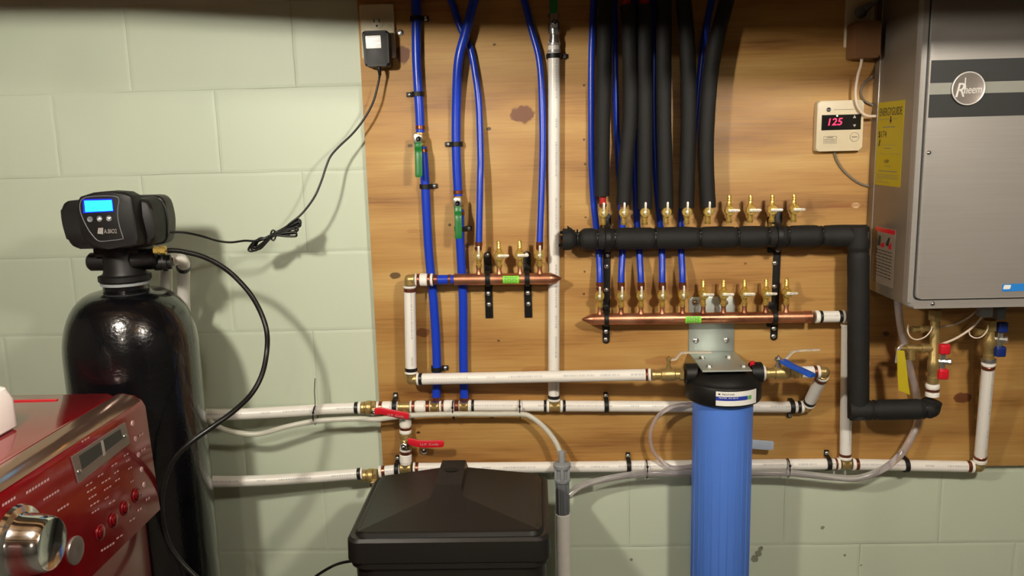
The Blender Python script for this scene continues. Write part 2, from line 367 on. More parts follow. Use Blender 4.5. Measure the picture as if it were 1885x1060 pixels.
# ------------------------------------------------------------------ small builders
RW = .0143   # one inch white pipe
def line(p0, p1):
    """p = (px, py, d); returns at(s, axis) giving points along it."""
    def at(s, ax=0):
        k = (s-p0[ax])/(p1[ax]-p0[ax]); return U(*(a+(b-a)*k for a, b in zip(p0, p1)))
    return at
def sleeve(a, b, r):
    d = (b-a).normalized(); h = (b-a).length; c = min(.0009, h*.2)
    return G().lathe([(r-.0008, 0), (r, c), (r, h-c), (r-.0008, h)], a, d, 24)
def pipe(at, ax, s0, s1, label, rings=(), r=RW, m='white_pex', group='white plumbing pipes', name='white_pipe'):
    """rings: (s0, s1, kind) kind b black, c copper, w white collar."""
    P = [at(s0+(s1-s0)*k/6, ax) for k in range(7)]
    o = solo(name, G().tube(P, r, 24), M[m], label, 'pipe', group)
    for a, b, k in rings:
        part({'b': 'crimp_ring', 'c': 'crimp_ring', 'w': 'collar'}[k], sleeve(at(a, ax), at(b, ax), r+{'b': .0012, 'c': .001, 'w': .0016}[k]),
             M[{'b': 'black_ring', 'c': 'dark_copper', 'w': 'collar'}[k]], o, {'b': 'black crimp ring', 'c': 'copper crimp ring', 'w': None}[k])
    return o
def fitting(name, c, dirs, label, r=RW-.0015, m='dull_brass', group='brass pipe fittings'):
    """dirs: list of (unit direction vector * length)."""
    g = G(); c = Vector(c); g.ball(c, r*1.02, 20, 12)
    for d in dirs:
        L = d.length; g.lathe([(r, 0), (r, L-.006), (r+.0012, L-.0055), (r+.0012, L-.0012), (r-.001, L)], c, d, 24)
    return solo(name, g, M[m], label, 'pipe fitting', group)
_screw = None
def screw_g(p, r=.0042, ax=(0, -1, 0)):
    return G().lathe([(r, 0), (r*1.25, .0002), (r*1.3, .001), (r*.9, .0028), (r*.35, .0034), (r*.3, .0026), (.0002, .0026)], p, ax, 16)
def clamp(px, py, d, r, label, vert=True, side=1, group='black pipe clamps', off=13):
    """black plastic half clamp over a pipe; vert = pipe runs vertically."""
    c = U(px, py, d); t = thing('pipe_clamp', label, 'clamp', c, group)
    g = G(); n = 14; pts = []
    for k in range(n+1):
        a = math.pi*k/n; pts.append((math.cos(a)*(r+.0016), -math.sin(a)*(r+.0016)))
    w_ = .0055
    base = -c.y-.0195           # distance back to the plywood
    prof = [(r+.0042, base)]+[(x*1.13, y*1.13) for x, y in pts]+[(-(r+.0042), base), (-(r+.0016), base)]+[(x, y) for x, y in reversed(pts)]+[(r+.0016, base)]
    if vert: g.prism(prof, c-Vector((0, 0, w_)), (1, 0, 0), (0, 1, 0), w_*2)
    else:
        g.prism([(y, x) for x, y in prof], c-Vector((w_, 0, 0)), (0, 1, 0), (0, 0, 1), w_*2)
    e = r+.0035
    sv = Vector((1, 0, 0))*side if vert else Vector((0, 0, 1))*side
    tb = c+sv*(e+.006); ax = (Vector((.0075, 0, 0)) if vert else Vector((.0055, 0, 0)))+(Vector((0, 0, .0055)) if vert else Vector((0, 0, .0075)))
    lo = tb-ax; hi = tb+ax; g.box((lo.x, -.0265, lo.z), (hi.x, -.0193, hi.z), .001)
    part('strap', g, M['black_plastic'], t)
    part('screw', screw_g(Vector((tb.x, -.0264, tb.z))), M['steel'], t)
    return t
def tie(px, py, d, r, label, ax=(1, 0, 0), tail=None, sc=(1, 1), group='black cable ties'):
    c = U(px, py, d); x, y, z = axes(ax); t = thing('cable_tie', label, 'cable tie', c, group)
    P = [c + x*(math.cos(a)*r*sc[0]) + y*(math.sin(a)*r*sc[1]) for a in [2*math.pi*k/28 for k in range(28)]]
    part('loop', G().tube(P, .0016, 8, closed=True), M['black_rubber'], t)
    hd = c+Vector((0, -r*.8, r*.55))
    part('head', G().box(hd-Vector((.0028, .002, .0028)), hd+Vector((.0028, .002, .0028)), .0006), M['black_rubber'], t)
    if tail: part('tail', G().tube(bez([hd]+[U(*q) for q in tail], 5), .0011, 8), M['black_rubber'], t)
    return t
def lever(pts, w, th, wd, bev=.0015):
    """flat bar following pts; wd = width direction."""
    P = bez(pts, 6); g = G(); wd = Vector(wd).normalized(); n = len(P); b = 0
    for i, p in enumerate(P):
        t = (P[min(i+1, n-1)]-P[max(i-1, 0)]).normalized(); nn = t.cross(wd).normalized()
        ww = w/2*(1 if 0 < i < n-1 else .72)
        for s1, s2 in ((-1, -.6), (-.8, -1), (.8, -1), (1, -.6), (1, .6), (.8, 1), (-.8, 1), (-1, .6)): g.v.append(p+wd*(s1*ww)+nn*(s2*th/2))
    for i in range(n-1):
        for k in range(8): g.f.append((i*8+k, i*8+(k+1) % 8, (i+1)*8+(k+1) % 8, (i+1)*8+k))
    g.f.append(tuple(range(8))[::-1]); g.f.append(tuple((n-1)*8+k for k in range(8))); return g

# ------------------------------------------------------------------ main cold line (upper horizontal run, in front of the plywood)
DM = .036
TOP = line((640, 751, .042), (840, 747, DM)); TOP2 = line((840, 746.5, DM), (1480, 749, DM))
X, Z = Vector((1, 0, 0)), Vector((0, 0, 1))
g = solo('white_pipe', G().tube(bez([U(345, 762, .11), U(420, 763, .085), U(520, 758, .06), U(600, 753, .045), TOP(661)], 8), RW, 24), M['white_pex'],
         'white pipe running from behind the black tank to the upper brass shutoff', 'pipe', 'white plumbing pipes')
part('crimp_ring', sleeve(TOP(653), TOP(659.5), RW+.0012), M['black_ring'], g, 'black crimp ring'); part('collar', sleeve(TOP(660), TOP(665), RW+.0016), M['collar'], g)
pipe(TOP, 0, 697, 733, 'short white pipe piece between upper red-lever shutoff and first brass tee', [(698, 704, 'c'), (693.5, 697.5, 'w'), (705, 719, 'w')])
pipe(TOP, 0, 756, 792, 'short white pipe piece between the two leftmost brass tees', [(755, 758, 'w'), (758.5, 764, 'c'), (766, 782, 'w'), (784, 791, 'c')])
pipe(TOP, 0, 809, 846, 'short white pipe piece between the tees of the two blue pipes', [(809, 812, 'w'), (813, 817, 'c'), (818, 833, 'w'), (836.5, 845, 'c')])
pipe(TOP2, 0, 862, 1011, 'white pipe from the second blue pipe tee to the vertical white pipe tee', [(862, 866, 'w'), (868, 873, 'b'), (1001, 1006, 'b'), (1007, 1011, 'w')])
pipe(TOP2, 0, 1031, 1478, 'long white pipe passing behind the blue filter to the corner elbow', [(1031, 1035, 'w'), (1036, 1041, 'b'), (1467, 1473, 'b'), (1474, 1478, 'w')])
fitting('brass_tee', TOP(745), [X*-.017, X*.014, Z*-.016], 'brass tee above the vertical red-lever shutoff')
fitting('brass_tee', TOP(800), [X*-.012, X*.012, Z*.011], 'brass tee where the left thick blue pipe meets the white pipe')
fitting('brass_tee', TOP2(854), [X*-.011, X*.011, Z*.011], 'brass tee where the right thick blue pipe meets the white pipe')
fitting('brass_tee', TOP2(1021), [X*-.014, X*.014, Z*.016], 'brass tee under the tall vertical white pipe')
# vertical white pipe
VP = line((1020, 100, .036), (1019.5, 745, DM))
pipe(VP, 1, 77, 734, 'tall vertical white pipe down the middle of the plywood', [(727, 733, 'b'), (733.5, 737, 'w')])
# bypass riser between the two lines
BY = line((746, 748, .04), (747, 862, .04))
pipe(BY, 1, 767, 797, 'short white pipe piece under the upper brass tee', [(767, 783, 'w'), (785, 790, 'c'), (791, 796, 'w')])
pipe(BY, 1, 826, 853, 'short white pipe piece under the vertical red-lever shutoff', [(826, 829, 'w'), (829.5, 835, 'c'), (836, 850, 'w')])
# lower line
LO = line((650, 873, .048), (760, 862, .04)); LO2 = line((752, 862, .04), (1130, 858.5, DM)); LO3 = line((1130, 858, DM), (1555, 853.5, DM)); LO4 = line((1555, 854, DM), (1800, 859, .045))
g = solo('white_pipe', G().tube(bez([U(340, 885, .11), U(430, 886, .085), U(540, 881, .062), LO(659)], 8), RW, 24), M['white_pex'],
         'white pipe running from behind the black tank to the lower brass shutoff', 'pipe', 'white plumbing pipes')
part('crimp_ring', sleeve(LO(658), LO(664), RW+.0012), M['black_ring'], g, 'black crimp ring'); part('collar', sleeve(LO(664.5), LO(668), RW+.0016), M['collar'], g)
pipe(LO, 0, 698, 736, 'short white pipe piece behind the brine tank lid corner', [(703, 709, 'c'), (698, 702, 'w')])
fitting('brass_tee', BY(861, 1), [X*-.014, X*.014, Z*.014], 'brass tee at the foot of the bypass, behind the brine tank lid')
pipe(LO2, 0, 762, 1140, 'long white pipe just above the black brine tank lid', [(761, 764, 'w'), (765, 771, 'c')])
pipe(LO3, 0, 1138, 1545, 'long white pipe passing behind the blue filter housing', [(1536, 1540, 'c'), (1541, 1545, 'w')])
fitting('brass_tee', LO3(1556), [X*-.012, X*.013, Z*.013], 'brass tee where the riser from the lower copper manifold comes down')
pipe(LO4, 0, 1568, 1791, 'white pipe along the bottom edge of the plywood, right of the riser tee', [(1568, 1573, 'w'), (1574, 1580, 'c'), (1779, 1786, 'c'), (1787, 1791, 'w')])
fitting('brass_elbow', LO4(1802), [X*-.014, Z*.013], 'brass elbow at the bottom right corner of the plywood')
HV = line((1803, 859, .045), (1819, 676, .11))
pipe(HV, 1, 673, 850, 'white pipe rising to the blue-handled valve under the heater', [(672, 678, 'c'), (667, 671, 'w'), (838, 843, 'c'), (845, 850, 'w')])
# ------------------------------------------------------------------ filter line
FL = line((757, 698, .07), (1260, 688.5, .135)); E1 = U(757, 698, .07)
fitting('brass_elbow', E1, [X*.014, Z*.014], 'brass elbow at the lower left corner of the filter line')
pipe(FL, 0, 768, 1198, 'long white pipe crossing the plywood to the blue filter inlet', [(768, 771, 'w'), (772, 778, 'b'), (1188.5, 1193, 'c'), (1194, 1198, 'w')])
LV = line((754, 514, .07), (757, 698, .07))
pipe(LV, 1, 526, 687, 'vertical white pipe down from the left copper manifold', [(526, 529, 'w'), (530, 537, 'c'), (676.5, 683, 'b'), (684, 687, 'w')])
fitting('brass_elbow', U(754, 514.5, .07), [X*.013, Z*-.014], 'brass elbow at the left end of the left copper manifold')
LM = line((764, 515, .07), (1028, 512.5, .07))
pipe(LM, 0, 765, 797, 'short white pipe piece left of the left copper manifold', [(764.5, 767, 'w'), (768, 773, 'c'), (774, 786, 'w'), (787, 792.5, 'c'), (793.5, 797, 'w')])
part_p = pipe(LM, 0, 806, 836, 'short blue pipe piece joining the left copper manifold', [(798, 806, 'c'), (825, 830, 'c')], .0118, 'blue_pex', 'blue water pipes', 'blue_pipe')
# filter outlet run
FR = line((1400, 687, .135), (1517, 684, .135))
pipe(FR, 0, 1476, 1508, 'short white pipe piece right of the blue-lever valve', [(1497, 1503, 'c'), (1504, 1508, 'w')])
ET = U(1517, 684.5, .135); EB = TOP2(1486)
dz = (EB-ET).normalized()
fitting('brass_elbow', ET, [X*-.013, dz*.015], 'brass elbow turning down at the right end of the filter outlet')
fitting('brass_elbow', EB, [X*-.012, -dz*.014], 'brass elbow where the slanted pipe meets the upper white run')
a, b = ET+dz*.015, EB-dz*.014
g = solo('white_pipe', G().tube([a+(b-a)*k/5 for k in range(6)], RW, 24), M['white_pex'], 'short slanted white pipe between the two elbows right of the filter', 'pipe', 'white plumbing pipes')
for k0, k1, m_ in ((0, .05, 'w'), (.06, .14, 'c'), (.86, .94, 'b'), (.95, 1, 'w')):
    part('collar' if m_ == 'w' else 'crimp_ring', sleeve(a+(b-a)*k0, a+(b-a)*k1, RW+(.0016 if m_ == 'w' else .0012)), M[{'w': 'collar', 'c': 'dark_copper', 'b': 'black_ring'}[m_]], g, {'w': None, 'c': 'copper crimp ring', 'b': 'black crimp ring'}[m_])
# ------------------------------------------------------------------ blue pipes, left group
R34, R12 = .0111, .0080
def bpipe(pts, r, label, rings=(), m='blue_pex', group='blue water pipes', name='blue_pipe', n=8):
    P = bez([U(*p) for p in pts], n); o = solo(name, G().tube(P, r, 20), M[m], label, 'pipe', group)
    for (x, y, d, x2, y2) in rings: part('crimp_ring', sleeve(U(x, y, d), U(x2, y2, d), r+.0011), M['dark_copper'], o, 'copper crimp ring')
    return o
bpipe([(764, -60, .034), (766, 20, .034), (767, 110, .034), (772, 200, .034), (774, 246, .034)], R34, 'leftmost thick blue pipe, upper length down to the first green-lever valve', [(774, 231, .034, 774, 238)])
bpipe([(778, 270, .034), (781, 310, .034), (783, 343, .034), (789, 460, .034), (798.5, 560, .034), (804, 660, .034), (803, 738, DM)], R34, 'leftmost thick blue pipe, lower length from green-lever valve to brass tee', [(778, 274, .034, 779, 281), (803, 730, DM, 803, 737)])
bpipe([(890, -60, .048), (873, 0, .050), (858, 57, .052), (844, 113, .049), (840, 200, .036), (840, 283, .034), (843, 350, .034), (844, 362, .034)], R34, 'thick blue pipe that crosses over the thin one, down to the lower green-lever valve', [(843, 350, .034, 843.4, 357)])
bpipe([(846, 386, .034), (847, 440, .034), (850, 500, .034), (852.6, 560, .034), (853, 660, .034), (855, 738, DM)], R34, 'second thick blue pipe, lower length running down behind the left manifold', [(846, 389, .034, 846, 396), (855, 731, DM, 855, 737)])
bpipe([(800, -60, .028), (830, 0, .028), (847, 50, .028), (866, 90, .028), (877, 150, .030), (882, 200, .034), (884.5, 283, .045), (884, 330, .055), (881.5, 452, .07)], R12, 'thin blue pipe curving from behind the thick one to the leftmost small valve', [(881.5, 445, .07, 881.5, 453)])
bpipe([(945, -60, .03), (965, 0, .030), (977, 50, .030), (993, 113, .032), (998, 200, .036), (998.5, 300, .048), (993.3, 452, .07)], R12, 'thin blue pipe beside the tall white pipe, ending at the left manifold', [(993.4, 445, .07, 993.3, 453)])
# right group: thin blue pipes behind the foam
DV = .06
bpipe([(1096, -60, .03), (1093, 0, .03), (1089, 100, .03), (1088.5, 200, .03), (1089, 300, .03), (1093, 375, .030), (1101, 450, .034), (1104, 500, DV-.006), (1104, 526, DV)], R12, 'thin blue pipe left of all the black foam hoses, to the first lower valve', [(1104, 519, DV, 1104, 527)])
bpipe([(1128, -60, .03), (1130, 0, .03), (1132, 100, .03), (1133.5, 200, .03), (1138, 290, .03), (1144, 380, .03), (1146, 450, .036), (1144, 500, DV-.006), (1143.5, 526, DV)], R12, 'thin blue pipe seen between first and second foam hoses, to the second lower valve', [(1143.5, 519, DV, 1143.5, 527)])
bpipe([(1168, -60, .03), (1168, 100, .03), (1167, 250, .03), (1171, 380, .03), (1176, 450, .034), (1179, 500, DV-.006), (1180, 526, DV)], R12, 'thin blue pipe seen beside the third foam hose, to the third lower valve', [(1180, 519, DV, 1180, 527)])
bpipe([(1204, -60, .03), (1204, 100, .03), (1204, 220, .03), (1208, 330, .03), (1214, 400, .03), (1218, 450, .034), (1219, 500, DV-.006), (1219, 526, DV)], R12, 'thin blue pipe seen between third and fourth foam hoses, to the fourth lower valve', [(1219, 519, DV, 1219, 527)])
bpipe([(1320, -60, .03), (1310, 0, .03), (1296, 75, .03), (1287, 150, .03), (1278, 250, .026), (1258, 360, .027), (1253, 420, .03), (1254, 460, .036), (1256, 500, DV-.006), (1256.5, 526, DV)], R12, 'thin blue pipe slanting beside the last foam hose, to the fifth lower valve', [(1256.5, 519, DV, 1256.5, 527)])
# ------------------------------------------------------------------ foam covered hoses
DH = .066; RF = .0185
def foam(pts, label, r=RF, end=None):
    P = bez([U(*p) for p in pts], 8); n = len(P)
    g = G().tube(P, r, 24, radii=[r*(1+.035*mnoise.noise(Vector((i*.6, r*999, pts[0][0])))) for i in range(n)])
    return solo('foam_hose', g, M['foam'], label, 'insulated hose', 'black foam covered hoses')
hoses = [([(1117, -60, DH), (1115, 0, DH), (1111, 150, DH), (1109, 260, DH), (1108, 361, DH)], 'leftmost black foam hose, ending highest above a bare red stub'),
         ([(1154, 9, DH), (1157, 30, DH), (1160, 120, DH), (1159, 220, DH), (1152, 300, DH), (1148, 376, DH)], 'second black foam hose from the left'),
         ([(1187, 9, DH), (1187, 60, DH), (1187, 200, DH), (1187, 384, DH)], 'third black foam hose from the left'),
         ([(1220, -60, DH), (1222, 0, DH), (1222, 200, DH), (1226, 384, DH)], 'fourth black foam hose, straight, middle of the bundle'),
         ([(1254, -60, DH), (1258, 0, DH), (1266, 90, DH), (1268, 200, DH), (1266, 300, DH), (1264, 383, DH)], 'fifth black foam hose from the left'),
         ([(1356, -60, DH), (1338, 0, DH), (1319, 75, DH), (1307, 150, DH), (1300.5, 250, DH), (1301, 320, DH), (1304, 382, DH)], 'rightmost black foam hose, bending away to the upper right')]
for pts, lb in hoses: foam(pts, lb, .0175 if pts[0][0] < 1100 else .0178)
for x_, l_ in ((1153, 'red pipe end at the top edge, entering the second foam hose'), (1187, 'red pipe end at the top edge, entering the third foam hose')):
    solo('red_pipe', G().tube([U(x_, -70, DH), U(x_, 12, DH)], R12*1.3, 20), M['red_pex'], l_, 'pipe')
solo('red_pipe', G().tube([U(1109, 352, DH), U(1110, 378, DH)], R12, 20), M['red_pex'], 'short bare red pipe stub under the leftmost foam hose', 'pipe')
# ------------------------------------------------------------------ manifolds
def valve_proto():
    t = thing('manifold_valve', '', 'valve', (0, 0, 0)); zz = (0, 0, 1); g = G()
    g.lathe([(.0068, -.030), (.0072, -.029), (.0072, -.022), (.0060, -.0215), (.0062, -.014), (.0078, -.0135), (.0078, -.010), (.0070, -.006), (.0070, .006), (.0078, .008), (.0078, .0125), (.0058, .013), (.0056, .017)], (0, 0, 0), zz, 12)
    g.lathe([(.0095, .008), (.0112, .004), (.0118, -.004), (.0118, -.0105), (.0108, -.0122)], (0, 0, 0), (0, 1, 0), 24)
    part('valve_body', g, M['brass'], t)
    return t
def barb_g():
    pr = [(.0054, .0165)]
    for k in range(3): pr += [(.0052, .0185+k*.0056), (.0040, .0225+k*.0056)]
    return G().lathe(pr+[(.0040, .0365)], (0, 0, 0), (0, 0, 1), 20)
def lever_g(open_):
    g = G()
    if open_: g.prism([(-.0024, -.006), (.0024, -.006), (.0027, .0225), (.0015, .0245), (-.0015, .0245), (-.0027, .0225)], (0.0012, -.0125, 0), (1, 0, 0), (0, 0, 1), .0032, .0006)
    else: g.prism([(-.005, -.0034), (.021, -.003), (.0235, -.001), (.0235, .0015), (.021, .0032), (-.005, .0034)], (0, -.0125, 0), (1, 0, 0), (0, 0, 1), .0032, .0008)
    g.lathe([(.0045, .011), (.0045, .0128), (.0035, .0172), (.002, .0178)], (0, 0, 0), (0, -1, 0), 8)
    return g
VO = valve_proto(); part('lever', lever_g(True), M['lever_metal'], VO, 'pale steel lever pointing up'); part('crimp_ring', G().lathe([(.0082, .0135), (.009, .0142), (.009, .0205), (.0082, .0212)], (0, 0, 0), (0, 0, 1)), M['dark_copper'], VO, 'copper crimp ring')
VC = valve_proto(); part('barb', barb_g(), M['brass'], VC); part('lever', lever_g(False), M['lever_metal'], VC, 'pale steel lever pointing sideways')
used = set()
def valve(px, py, d, open_, label, group):
    pr = VO if open_ else VC; p = U(px, py, d)
    if open_ not in used: used.add(open_); pr.location = p; pr['label'] = label; pr['group'] = group; pr.rotation_euler = (0, 0, 0)
    else: dup(pr, p, (0, 0, random.uniform(-.12, .12)), label, group)
nth = ['first', 'second', 'third', 'fourth', 'fifth', 'sixth']
D1 = .072
gt = 'small valves on the foam-wrapped upper manifold'
for i, x in enumerate((1110, 1148, 1187, 1226, 1264, 1303)):
    valve(x, 391-i*.4, D1, True, 'brass valve with lever up, joined to the %s' % ('leftmost black foam hose by a red stub', 'second black foam hose', 'third black foam hose', 'fourth black foam hose', 'fifth black foam hose', 'rightmost black foam hose')[i], gt)
for i, x in enumerate((1342, 1381, 1421, 1461)):
    valve(x, 387-i*.6, D1, False, ['unused upper brass valve right next to the rightmost foam hose', 'second unused brass valve of the upper row, lever sideways', 'unused upper brass valve just above the right black bracket', 'unused brass valve at the far right end of the upper row'][i], gt)
gt = 'small valves on the lower copper manifold'
for i, x in enumerate((1104, 1143.5, 1180, 1219, 1256.5)):
    valve(x, 544-i*.5, DV, True, '%s on the lower copper manifold, lever up' % ['leftmost brass valve', 'second brass valve', 'third brass valve', 'fourth brass valve', 'fifth brass valve, last with a blue pipe,'][i], gt)
for i, x in enumerate((1294.5, 1332, 1370.5, 1410, 1447.5)):
    valve(x, 541-i*.6, DV, False, ['unused lower brass valve over the left half of the steel bracket plate', 'unused lower brass valve over the right half of the steel bracket plate', 'unused lower brass valve in the gap before the right black bracket', 'unused lower brass valve touching the left side of right black bracket', 'unused brass valve at the far right end of the lower row'][i], gt)
gt = 'small valves on the left copper manifold'
valve(881, 470, .07, True, 'leftmost valve of the left manifold, fed by a thin blue pipe', gt)
valve(993.5, 469, .07, True, 'right end valve of the left manifold, next to tall white pipe', gt)
valve(918.5, 470, .07, False, 'unused valve of the left manifold, left of the green sticker', gt)
valve(957, 469, .07, False, 'unused valve of the left manifold, right of the green sticker', gt)
def manifold(at, s0, s1, tip, stubs, stub_top, lab, sticker, txt):
    a, b = at(s0), at(s1); d = (b-a).normalized(); L = (b-a).length; r = RW
    t = thing('copper_manifold', lab, 'pipe manifold', a+Vector((0, 0, -r)))
    pr = [(.0006, -.031), (.004, -.027), (.010, -.014), (r, -.003), (r, 0)] if tip < 0 else [(r*.8, -.001), (r, 0)]
    pr += [(r, L*k/8) for k in range(1, 9)]
    pr += [(r, L+.003), (.010, L+.013), (.004, L+.025), (.0006, L+.029)] if tip > 0 else [(r+.0012, L+.0004), (r+.0012, L+.016), (r*.9, L+.0165)]
    part('tube', G().lathe(pr, a, d, 28), M['copper'], t)
    for (x, y) in stubs:
        p = U(x, y, -at(x).y); q = Vector((p.x, at(x).y, at(x).z)); h = p.z-q.z
        part('stub', G().lathe([(.0074, r*.8), (.0066, r+.002), (.0056, r+.005), (.0056, h-.006), (.0066, h-.0055), (.0066, h)], q, (0, 0, 1), 18), M['copper'], t)
    if sticker:
        x0, x1 = at(sticker[0]), at(sticker[1]); g = G(); n = 8
        for k in range(n+1):
            an = math.radians(sticker[2]+(sticker[3]-sticker[2])*k/n); o = Vector((0, -math.cos(an), math.sin(an)))*(r+.0004)
            g.v += [x0+o, x1+o]
            if k: g.f.append((2*k-2, 2*k-1, 2*k+1, 2*k))
        st = part('sticker', g, M['lime'], t, 'bright green sticker')
        g = G()
        for k in range(4):
            an = math.radians(sticker[2]+(sticker[3]-sticker[2])*(k+.8)/4.8); o = Vector((0, -math.cos(an), math.sin(an)))*(r+.0008)
            for wd in range(5):
                u0 = .1+.16*wd; u1 = u0+.1+.04*((wd+k) % 2)
                pa, pb = x0+(x1-x0)*u0+o, x0+(x1-x0)*min(u1, .92)+o
                up = Vector((0, math.sin(an), math.cos(an)))*.0009
                g.add([pa-up, pb-up, pb+up, pa+up], [(0, 1, 2, 3)])
        part('printing', g, M['grey_ink'], st)
    return t
manifold(LM, 836, 1012, 1, [(881, 488), (918.5, 488), (957, 487), (993.5, 487)], 0, 'dark copper manifold pipe with four small valves, left of tall white pipe', (926, 955.5, -38, 40), 1)
RM = line((1094, 587.5, DV), (1500, 583, DV))
manifold(RM, 1094, 1481, -1, [(x, 562) for x in (1104, 1143.5, 1180, 1219, 1256.5)]+[(x, 559) for x in (1294.5, 1332, 1370.5, 1410, 1447.5)], 0, 'bright copper manifold pipe with ten small valves, lower right', (1260, 1289, -42, 30), 1)
pipe(RM, 0, 1500, 1550, 'short white pipe piece at the right end of the copper manifold', [(1500, 1507, 'w'), (1508, 1513, 'b'), (1543, 1549.5, 'b'), (1550, 1554, 'w')])
fitting('brass_elbow', RM(1562), [X*-.012, Z*-.014], 'brass elbow behind the black foam at the copper manifold end')
RS = line((1560, 583, .05), (1556, 853, DM))
pipe(RS, 1, 596, 843, 'vertical white pipe left of the black foam riser', [(596, 600, 'w'), (834, 839, 'c'), (840, 844, 'w')])
# foam wrapped upper manifold, its riser and foot: pinched where ties sit
DF = .078
def foamtube(path, r, ties_s, name_label, seed, ax=0):
    P = bez(path, 1) ; L = []
    a = []
    for i in range(len(path)-1):
        for k in range(12): a.append((Vector(path[i]).lerp(Vector(path[i+1]), k/12)))
    a.append(Vector(path[-1])); rad = []
    for p in a:
        s = p[ax]; m = 1+.04*mnoise.noise(Vector((s*.03, seed, 0)))
        for tpx in ties_s: m -= (.42 if tpx == 1063 else .14)*math.exp(-((s-tpx)/(7.5 if tpx == 1063 else 5.5))**2)
        rad.append(r*m)
    return [U(*p) for p in a], rad
ts = (1063, 1099, 1131, 1205, 1287, 1357, 1413, 1449, 1511)
P, rad = foamtube([(x, 440.5-(x-1045)*.013, DF) for x in range(1036, 1540, 9)]+[(1565, 433.8, .088), (1594, 433.5, .092)], .0264, ts, '', 3)
t = thing('foam_manifold', 'black foam wrapped pipe with cable ties, across the plywood and down beside the heater', 'insulated pipe', P[0])
g = G().tube(P, 0, 28, radii=rad)
nv = 28
part('foam_sleeve', g, M['foam'], t)
# ragged, folded end
g = G()
for (x0_, y0_), (x1_, y1_), wv in (((1062, 437), (1049, 421), .010), ((1058, 430), (1035, 431), .009), ((1056, 448), (1033, 455), .010), ((1060, 440), (1037, 441), .012)):
    for dd in (-.016, .004):
        bb, tip = U(x0_, y0_, DF+.008+dd), U(x1_+dd*300, y1_+dd*200, DF+.016+dd); up_ = Vector((0, -.004, wv)); inn = Vector((.001, .007, 0))
        b0 = [bb+up_, bb-up_, bb-up_+inn, bb+up_+inn]; t0 = [tip+up_*.35, tip-up_*.3, tip-up_*.3+inn*.6, tip+up_*.35+inn*.6]
        g.add(b0+t0, [(0, 1, 2, 3), (7, 6, 5, 4), (0, 4, 5, 1), (1, 5, 6, 2), (2, 6, 7, 3), (3, 7, 4, 0)])
part('frayed_end', g, M['foam'], t, 'ragged torn end of the foam')
P2, rad2 = foamtube([(1580, y, .096) for y in range(418, 762, 22)]+[(1580, 770, .1)], .0252, (463,), '', 7, 1)
t2 = t
part('foam_sleeve', G().tube(P2, 0, 28, radii=rad2), M['foam'], t2)
tg = [U(1598, 690, .07), U(1598, 665, .07)]
part('tag', G().box(tg[0]-Vector((.004, .006, 0)), tg[1]+Vector((.002, .0, 0)), .0003), M['label_white'], t2, 'white paper tag')
P3, rad3 = foamtube([(x, 755.5-(x-1564)*.022, .098+(x-1564)*.0002) for x in range(1564, 1700, 18)]+[(1712, 751, .125)], .0248, (1609, 1699), '', 9)
g = G().tube(P3, 0, 28, radii=rad3); g.ball(P3[-1], .0235); g.tube([P3[-1], U(1716, 738, .127)], .0225, 24)
part('foam_sleeve', g, M['foam'], t2)
tl = ['over the torn left end of foam manifold', 'just left of left black bracket', 'just right of left black bracket', 'between third and fourth upper valves', 'between fifth and sixth upper valves', 'between first two unused upper valves', 'just left of right black bracket', 'just right of right black bracket', 'nearest the foam corner']
for x, l in zip(ts, tl): tie(x, 440.5-(x-1045)*.013, DF, .0235, 'black cable tie round the foam manifold, '+l)
tie(1580, 463, .086, .0235, 'black cable tie round the top of the vertical foam pipe', (0, 0, 1))
tie(1609, 754.5, .104, .0232, 'black cable tie on the short foam pipe, next to its corner')
tie(1699, 752.5, .122, .0232, 'black cable tie on the short foam pipe, at its right end')
# ------------------------------------------------------------------ black support brackets
def bracket(label, x0, y0, x1, y1, scr, loops, wpx=13, rnd=True):
    """strap screwed to the plywood from (x0,y0) to (x1,y1), with loops round pipes (x, y, d, r)."""
    A, B = U(x0, y0, .019), U(x1, y1, .019); t = thing('pipe_bracket', label, 'bracket', B, 'black brackets holding the manifolds')
    w_ = wpx/2/742; g = G(); h = A.z-B.z; ux = (A-B).normalized(); out = []
    if rnd:
        for k in range(9): an = math.pi*k/8; out.append((-math.cos(an)*w_, w_-math.sin(an)*w_))
    else: out = [(-w_, 0), (w_, 0)]
    out += [(w_, h-w_)]+[(math.cos(math.pi*k/8)*w_, h-w_+math.sin(math.pi*k/8)*w_) for k in range(1, 8)]+[(-w_, h-w_)]
    o = Vector((B.x, -.0193, B.z)); g.prism(out, o, (1, 0, 0), ux, .0035, .0006)
    part('strap', g, M['black_plastic'], t)
    for (x, y, d, r) in loops:
        c = U(x, y, d); g = G(); prof = []; r0 = r+.0006; n = 20
        back = d-.0228
        aa = [math.pi*(.0)+math.pi*k/n for k in range(n+1)]
        inner = [(-math.sin(q)*r0, math.cos(q)*r0) for q in aa]; outer = [(-math.sin(q)*(r0+.0035), math.cos(q)*(r0+.0035)) for q in aa]
        # C shape, flanges going back to the strap above and below
        prof = [(back, r0+.0035)]+outer+[(back, -(r0+.0035)), (back, -r0)]+inner[::-1]+[(back, r0)]
        g.prism(prof, c-Vector((w_*.62, 0, 0)), (0, 1, 0), (0, 0, 1), w_*1.24)
        for sg in (1, -1): g.box((c.x-w_*.9, -.034, c.z+sg*(r0+.001)), (c.x+w_*.9, -.0225, c.z+sg*(r0+.016)), .0015)
        part('pipe_loop', g, M['black_plastic'], t)
    for (x, y, d) in scr: part('screw', screw_g(U(x, y, d), .0045), M['steel'], t)
    return t
